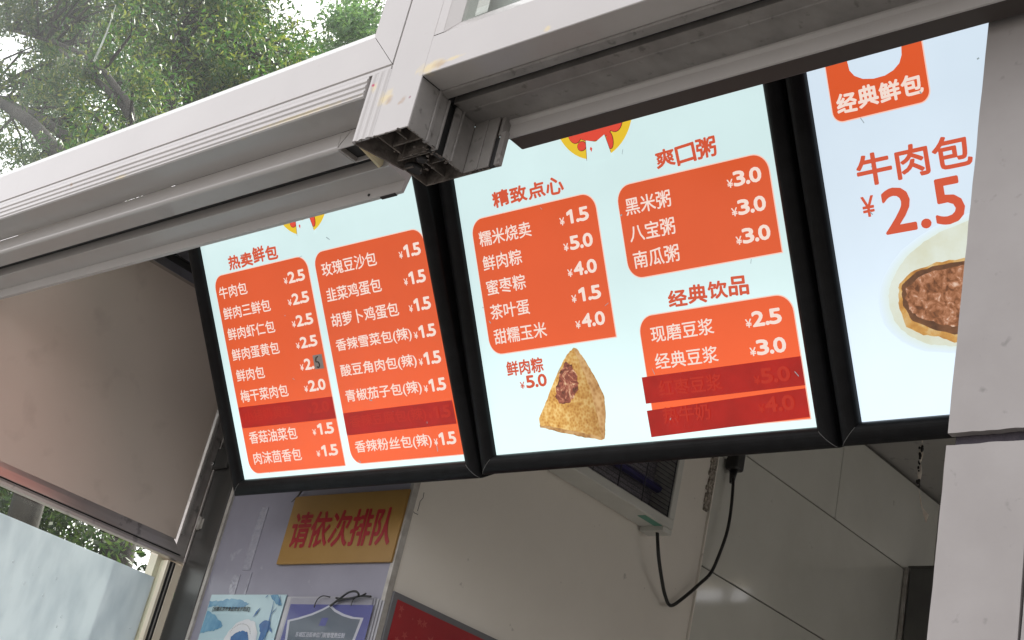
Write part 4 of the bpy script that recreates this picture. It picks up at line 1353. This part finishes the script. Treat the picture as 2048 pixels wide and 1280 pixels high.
# ------------------------------------------------------------------ insect lamp on the side wall
zp = empty('insect_lamp', (XS, 2.25, ZE + 1.15))
Lz = zp.location
xf = -1.9695
ya, yb, za, zb = 1.93, 2.527, ZE + 1.003, ZE + 1.36
def zb_(mb, x0, x1, y0, y1, z0, z1, bev=.001): mb.box(x0 - Lz.x, x1 - Lz.x, y0 - Lz.y, y1 - Lz.y, z0 - Lz.z, z1 - Lz.z, bev=bev, seg=1)
c_ = MB()
zb_(c_, XS + .001, xf, ya, yb, za, za + .022, .002)
zb_(c_, XS + .001, xf, ya, yb, zb - .022, zb, .002)
zb_(c_, XS + .001, xf, ya, ya + .022, za + .0222, zb - .0222, .002)
zb_(c_, XS + .001, xf, yb - .022, yb, za + .0222, zb - .0222, .002)
c_.build('case', M['zap'], zp)
zb__ = MB(); zb_(zb__, XS + .001, XS + .012, ya + .0222, yb - .0222, za + .0222, zb - .0222); zb__.build('back_plate', M['zap_in'], zp)
for zz_ in (.09, .20):
    MB().tube([Vector((XS + .035, ya + .03, za + zz_)) - Lz, Vector((XS + .035, yb - .03, za + zz_)) - Lz], .010, 12).build('lamp_tube', M['uv'], zp, True)
gr = MB()
zc = za + .026
while zc < zb - .024:
    gr.tube([Vector((xf - .004, ya + .02, zc)) - Lz, Vector((xf - .004, yb - .02, zc)) - Lz], .0009, 4); zc += .0105
gr.build('grille_wires', M['wire'], zp)['kind'] = 'stuff'
for y_ in (2.03, 2.13, 2.22, 2.31, 2.40, 2.500):
    MB().tube([Vector((xf - .002, y_, za + .02)) - Lz, Vector((xf - .002, y_, zb - .02)) - Lz], .0014, 5).build('grille_bar', M['wire'], zp)
lb = MB(); zb_(lb, xf - .030, xf - .008, 2.43, 2.505, za - .0008, za + .0004, 0); lb.build('label_strip', M['mint'], zp)
ft_ = MB(); zb_(ft_, XS + .004, xf - .004, 2.495, 2.530, za - .012, za - .0002); ft_.build('end_foot', M['zap'], zp)
cord = smooth_path([Vector((xf - .03, 2.508, za - .004)), at(1317, 1110, 2.52), at(1323, 1155, 2.56), at(1330, 1190, 2.60), at(1341, 1211, 2.64), at(1365, 1197, 2.68), at(1400, 1167, 2.73), at(1422, 1145, 2.76), at(1440, 1105, 2.77), at(1455, 1060, 2.775), at(1463, 1010, 2.78), at(1467, 955, 2.785)], 8)
MB().tube([p - Lz for p in cord], .0042, 8).build('power_cord', M['cable'], zp, True)
pb = at(1470, 925, 2.79)
pl_ = MB()
pl_.box(pb.x - .018 - Lz.x, pb.x + .018 - Lz.x, pb.y - .018 - Lz.y, pb.y + .020 - Lz.y, pb.z - .022 - Lz.z, pb.z + .030 - Lz.z, bev=.007, seg=3)
pl_.tube([pb - Lz + Vector((0, 0, -.02)), pb - Lz + Vector((0, 0, -.055))], .011, 10, .006)
pl_.build('plug', M['cable'], zp)
tag(zp, 'grey wall mounted insect lamp with black wire grille and hanging power cord', 'insect lamp')
so = empty('wall_socket', (XS, 2.81, ZE + 1.33))
Lo = so.location
MB().box(.0008, .010, -.043, .043, -.045, .060, bev=.003).build('face_plate', M['zap'], so)
MB().box(.0102, .013, -.030, .030, -.030, .040, bev=.001, seg=1).build('socket_insert', M['pillar'], so)
tag(so, 'pale wall socket behind the black plug on the tiled wall', 'socket')

# flypaper hanging at the right
fp = empty('flypaper', tuple(at(1845, 880, 2.6)))
Lf = fp.location
mb = MB()
p0, p1_ = at(1846, 860, 2.6), at(1837, 975, 2.6)
n = 40
rib = []
for i in range(n + 1):
    t_ = i / n
    p = p0.lerp(p1_, t_)
    a = t_ * 9
    rib.append((p + Vector((math.cos(a), math.sin(a), 0)) * .0045, p - Vector((math.cos(a), math.sin(a), 0)) * .0045))
for (a, b_), (c, d) in zip(rib, rib[1:]): mb.face([a - Lf, b_ - Lf, d - Lf, c - Lf])
mb.build('twisted_strip', M['flypaper'], fp)
fl = MB()
rnd = random.Random(2)
for i in range(26):
    p = p0.lerp(p1_, rnd.random()) - Lf + Vector((rnd.uniform(-.004, .004), -.004, 0))
    r_ = rnd.uniform(.0012, .0028)
    fl.box(p.x - r_, p.x + r_, p.y - r_, p.y + r_, p.z - r_ * 1.4, p.z + r_ * 1.4, bev=r_ * .5, seg=1)
fl.build('flies', M['ink'], fp)['kind'] = 'stuff'
tl = MB()
q1, q2, q3, q4, q5 = at(1837, 975, 2.6), at(1841, 1010, 2.602), at(1858, 1030, 2.595), at(1852, 1046, 2.6), at(1846, 1028, 2.604)
tl.face([q1 - Lf, q5 - Lf, q4 - Lf, q3 - Lf, q2 - Lf])
tl.build('paper_tail', M['flypaper'], fp)
MB().tube([p0 - Lf, Vector((p0.x, p0.y, CEIL - .002)) - Lf], .0006, 4).build('hanging_thread', M['bulb'], fp)
tag(fp, 'twisted flypaper strip with flies hanging beside the pillar', 'flypaper')


# ------------------------------------------------------------------ trees beyond the left end
def crown(name, clusters, per, size, mat, parent, seed, droop=.35):
    rs = np.random.RandomState(seed)
    cl = np.array([(c[0].x, c[0].y, c[0].z, c[1]) for c in clusters])
    idx = np.repeat(np.arange(len(cl)), per)
    n = len(idx)
    d = rs.normal(size=(n, 3)); d /= np.linalg.norm(d, axis=1)[:, None]
    rr = rs.rand(n) ** .45
    c = cl[idx, :3] + d * (rr * cl[idx, 3])[:, None] * np.array([1, 1, .75])
    # pinnate leaflets: stretched diamonds, hanging
    a = rs.normal(size=(n, 3)); a[:, 2] -= droop; a /= np.linalg.norm(a, axis=1)[:, None]
    b = np.cross(a, rs.normal(size=(n, 3))); b /= np.linalg.norm(b, axis=1)[:, None]
    s = size * (.6 + .8 * rs.rand(n))[:, None]
    v = np.empty((n, 4, 3))
    v[:, 0] = c - a * s; v[:, 1] = c + b * s * .33 + a * s * .1; v[:, 2] = c + a * s; v[:, 3] = c - b * s * .33 + a * s * .1
    L_ = np.array(parent.location)
    v = (v - L_).reshape(-1, 3)
    me = bpy.data.meshes.new(name)
    me.vertices.add(n * 4); me.vertices.foreach_set('co', v.ravel())
    me.loops.add(n * 4); me.loops.foreach_set('vertex_index', np.arange(n * 4))
    me.polygons.add(n); me.polygons.foreach_set('loop_start', np.arange(n) * 4)
    me.polygons.foreach_set('loop_total', np.full(n, 4))
    me.update(calc_edges=True)
    me.materials.append(mat)
    o = bpy.data.objects.new(name, me)
    C.objects.link(o); o.parent = parent
    o['kind'] = 'stuff'
    return o


def tree(label, base, trunk, limbs, region, ncl, per, size, mat, seed, r0=.16, name='tree', cr=(.22, .5)):
    t_ = empty(name, base)
    Lb = t_.location.copy()
    tp = smooth_path([Vector(base)] + trunk, 6)
    MB().tube([p - Lb for p in tp], r0, 10, r0 * .6).build('trunk', M['bark'], t_, True)
    nodes = list(tp[len(tp) // 2:])
    for pts, ra, rb_ in limbs:
        pp_ = smooth_path(pts, 6)
        MB().tube([p - Lb for p in pp_], ra, 8, rb_).build('branch', M['bark'], t_, True)
        nodes += pp_
    rnd = random.Random(seed)
    cls = []
    tw = MB()
    tries = 0
    while len(cls) < ncl and tries < 4000:
        tries += 1
        c = region(rnd)
        if c is None: continue
        cls.append((c, rnd.uniform(*cr)))
        near = min(nodes, key=lambda p: (p - c).length)
        mid = near.lerp(c, .5) + Vector((rnd.uniform(-.12, .12), rnd.uniform(-.12, .12), rnd.uniform(0, .2)))
        if (near - c).length < 1.1:
            tw.tube([near - Lb, mid - Lb, c - Lb], .016, 4, .004)
    tw.build('twigs', M['bark'], t_)['kind'] = 'stuff'
    crown('crown', cls, per, size, mat, t_, seed)
    tag(t_, label, 'tree', 'trees behind the left window')
    return t_


def reg(x0, x1, y0, y1, gaps=(), dens=1.0, z0=0, z1=9, lowcut=None):
    """clusters whose place in the view lies between pixel bounds, at depths y0..y1, away from gaps"""
    def f(r):
        px_, py_ = r.uniform(x0, x1), r.uniform(z0, z1)
        Y = r.uniform(y0, y1)
        for gx, gy, gr_ in gaps:
            if math.hypot(px_ - gx, py_ - gy) < gr_: return None
        return at(px_, py_, Y)
    return f


GAPS = [(20, 105, 48), (100, 265, 34), (375, 172, 26), (440, 160, 18), (700, 20, 118), (590, -30, 60), (265, 120, 18), (300, 40, 20), (160, 200, 18), (480, 60, 18), (545, 30, 26), (340, 130, 16), (60, 290, 20), (200, 50, 14)]
Y1 = 3.6
tA = tree('dark trunked leafy tree leaning left, nearest behind the left window', (-7.1, 3.9, 0),
          [Vector((-7.15, 3.8, 1.8)), at(215, 420, 3.8), at(150, 345, Y1)],
          [([at(150, 345, Y1), at(100, 290, Y1), at(60, 245, Y1), at(0, 205, Y1), at(-90, 160, Y1)], .062, .03),
           ([at(175, 375, 3.8), at(150, 290, 3.8), at(60, 225, 3.9), at(-30, 190, 4.0)], .045, .02),
           ([at(215, 420, 3.8), at(262, 240, 3.7), at(228, 170, 3.7), at(180, 118, 3.7), at(110, 85, 3.7), at(20, 60, 3.7)], .032, .012),
           ([at(262, 240, 3.7), at(240, 205, 3.7), at(170, 140, 3.65), at(120, 100, 3.6)], .03, .012)],
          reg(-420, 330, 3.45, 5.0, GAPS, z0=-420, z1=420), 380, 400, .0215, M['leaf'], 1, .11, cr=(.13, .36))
tB = tree('leafy tree with forked grey trunk in the middle of the left window', (-8.6, 5.2, 0),
          [Vector((-8.5, 5.2, 3.0)), at(325, 260, 5.0), at(312, 200, 5.0)],
          [([at(325, 260, 5.0), at(300, 175, 5.0), at(255, 145, 5.0), at(205, 120, 5.0), at(140, 40, 5.0)], .085, .03),
           ([at(318, 220, 5.0), at(300, 150, 5.0), at(290, 100, 5.0), at(270, 10, 5.0)], .10, .04),
           ([at(318, 220, 5.0), at(345, 160, 5.0), at(350, 60, 5.1)], .04, .02)],
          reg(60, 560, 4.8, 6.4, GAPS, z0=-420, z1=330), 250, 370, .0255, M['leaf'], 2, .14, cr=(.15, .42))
tC = tree('upright leafy tree right of the forked one behind the left window', (-9.8, 6.2, 0),
          [Vector((-9.6, 6.2, 4.0)), at(392, 200, 6.0), at(404, 130, 6.0), at(408, 40, 6.0)],
          [([at(404, 130, 6.0), at(440, 80, 6.0), at(500, 20, 6.0)], .05, .02),
           ([at(408, 60, 6.0), at(380, -20, 6.0)], .06, .03),
           ([at(490, 95, 5.4), at(440, 65, 5.4), at(385, 25, 5.4)], .015, .006)],
          reg(300, 640, 5.8, 7.4, GAPS + [(640, 20, 40)], z0=-380, z1=250), 240, 380, .030, M['leaf'], 3, .16, cr=(.2, .48))
tD = tree('thin blue green treetop at the right edge of the left pane, farthest away', (-17.5, 12.2, 0),
          [Vector((-17.6, 12.2, 6.0)), at(720, 180, 12.0), at(705, 70, 12.0)],
          [([at(705, 90, 12.0), at(680, 60, 12.0), at(660, 40, 12)], .05, .02), ([at(705, 90, 12.0), at(735, 40, 12.0), at(760, 0, 12)], .05, .02)],
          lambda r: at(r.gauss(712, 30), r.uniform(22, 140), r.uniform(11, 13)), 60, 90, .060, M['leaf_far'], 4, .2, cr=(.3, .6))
# lower shrubs seen through the clear strip of the end window
for i, (x_, y_, h_, lab) in enumerate(((-9.4, 4.2, 4.3, 'dense dark bush close behind the clear strip of the end window'), (-10.9, 5.3, 5.0, 'tall bush behind the end window, half hidden by the closer bush'))):
    bs = empty('bush', (x_, y_, 0))
    nodes = []
    for k in range(5):
        e = Vector((x_ + (k - 2) * .45, y_ + random.uniform(-.3, .3), h_ * .8))
        MB().tube([Vector((0, 0, 0)), Vector(((k - 2) * .2, 0, h_ * .4)), e - bs.location], .05, 6, .015).build('stem', M['bark'], bs, True)
    rnd = random.Random(30 + i)
    cls = [(Vector((x_ + rnd.uniform(-1.9, 1.5), y_ + rnd.uniform(-.7, .7), rnd.uniform(.8, h_))), rnd.uniform(.25, .45)) for _ in range(260)]
    crown('foliage', cls, 210, .032, M['leaf_shaded'], bs, 50 + i)
    tag(bs, lab, 'bush')
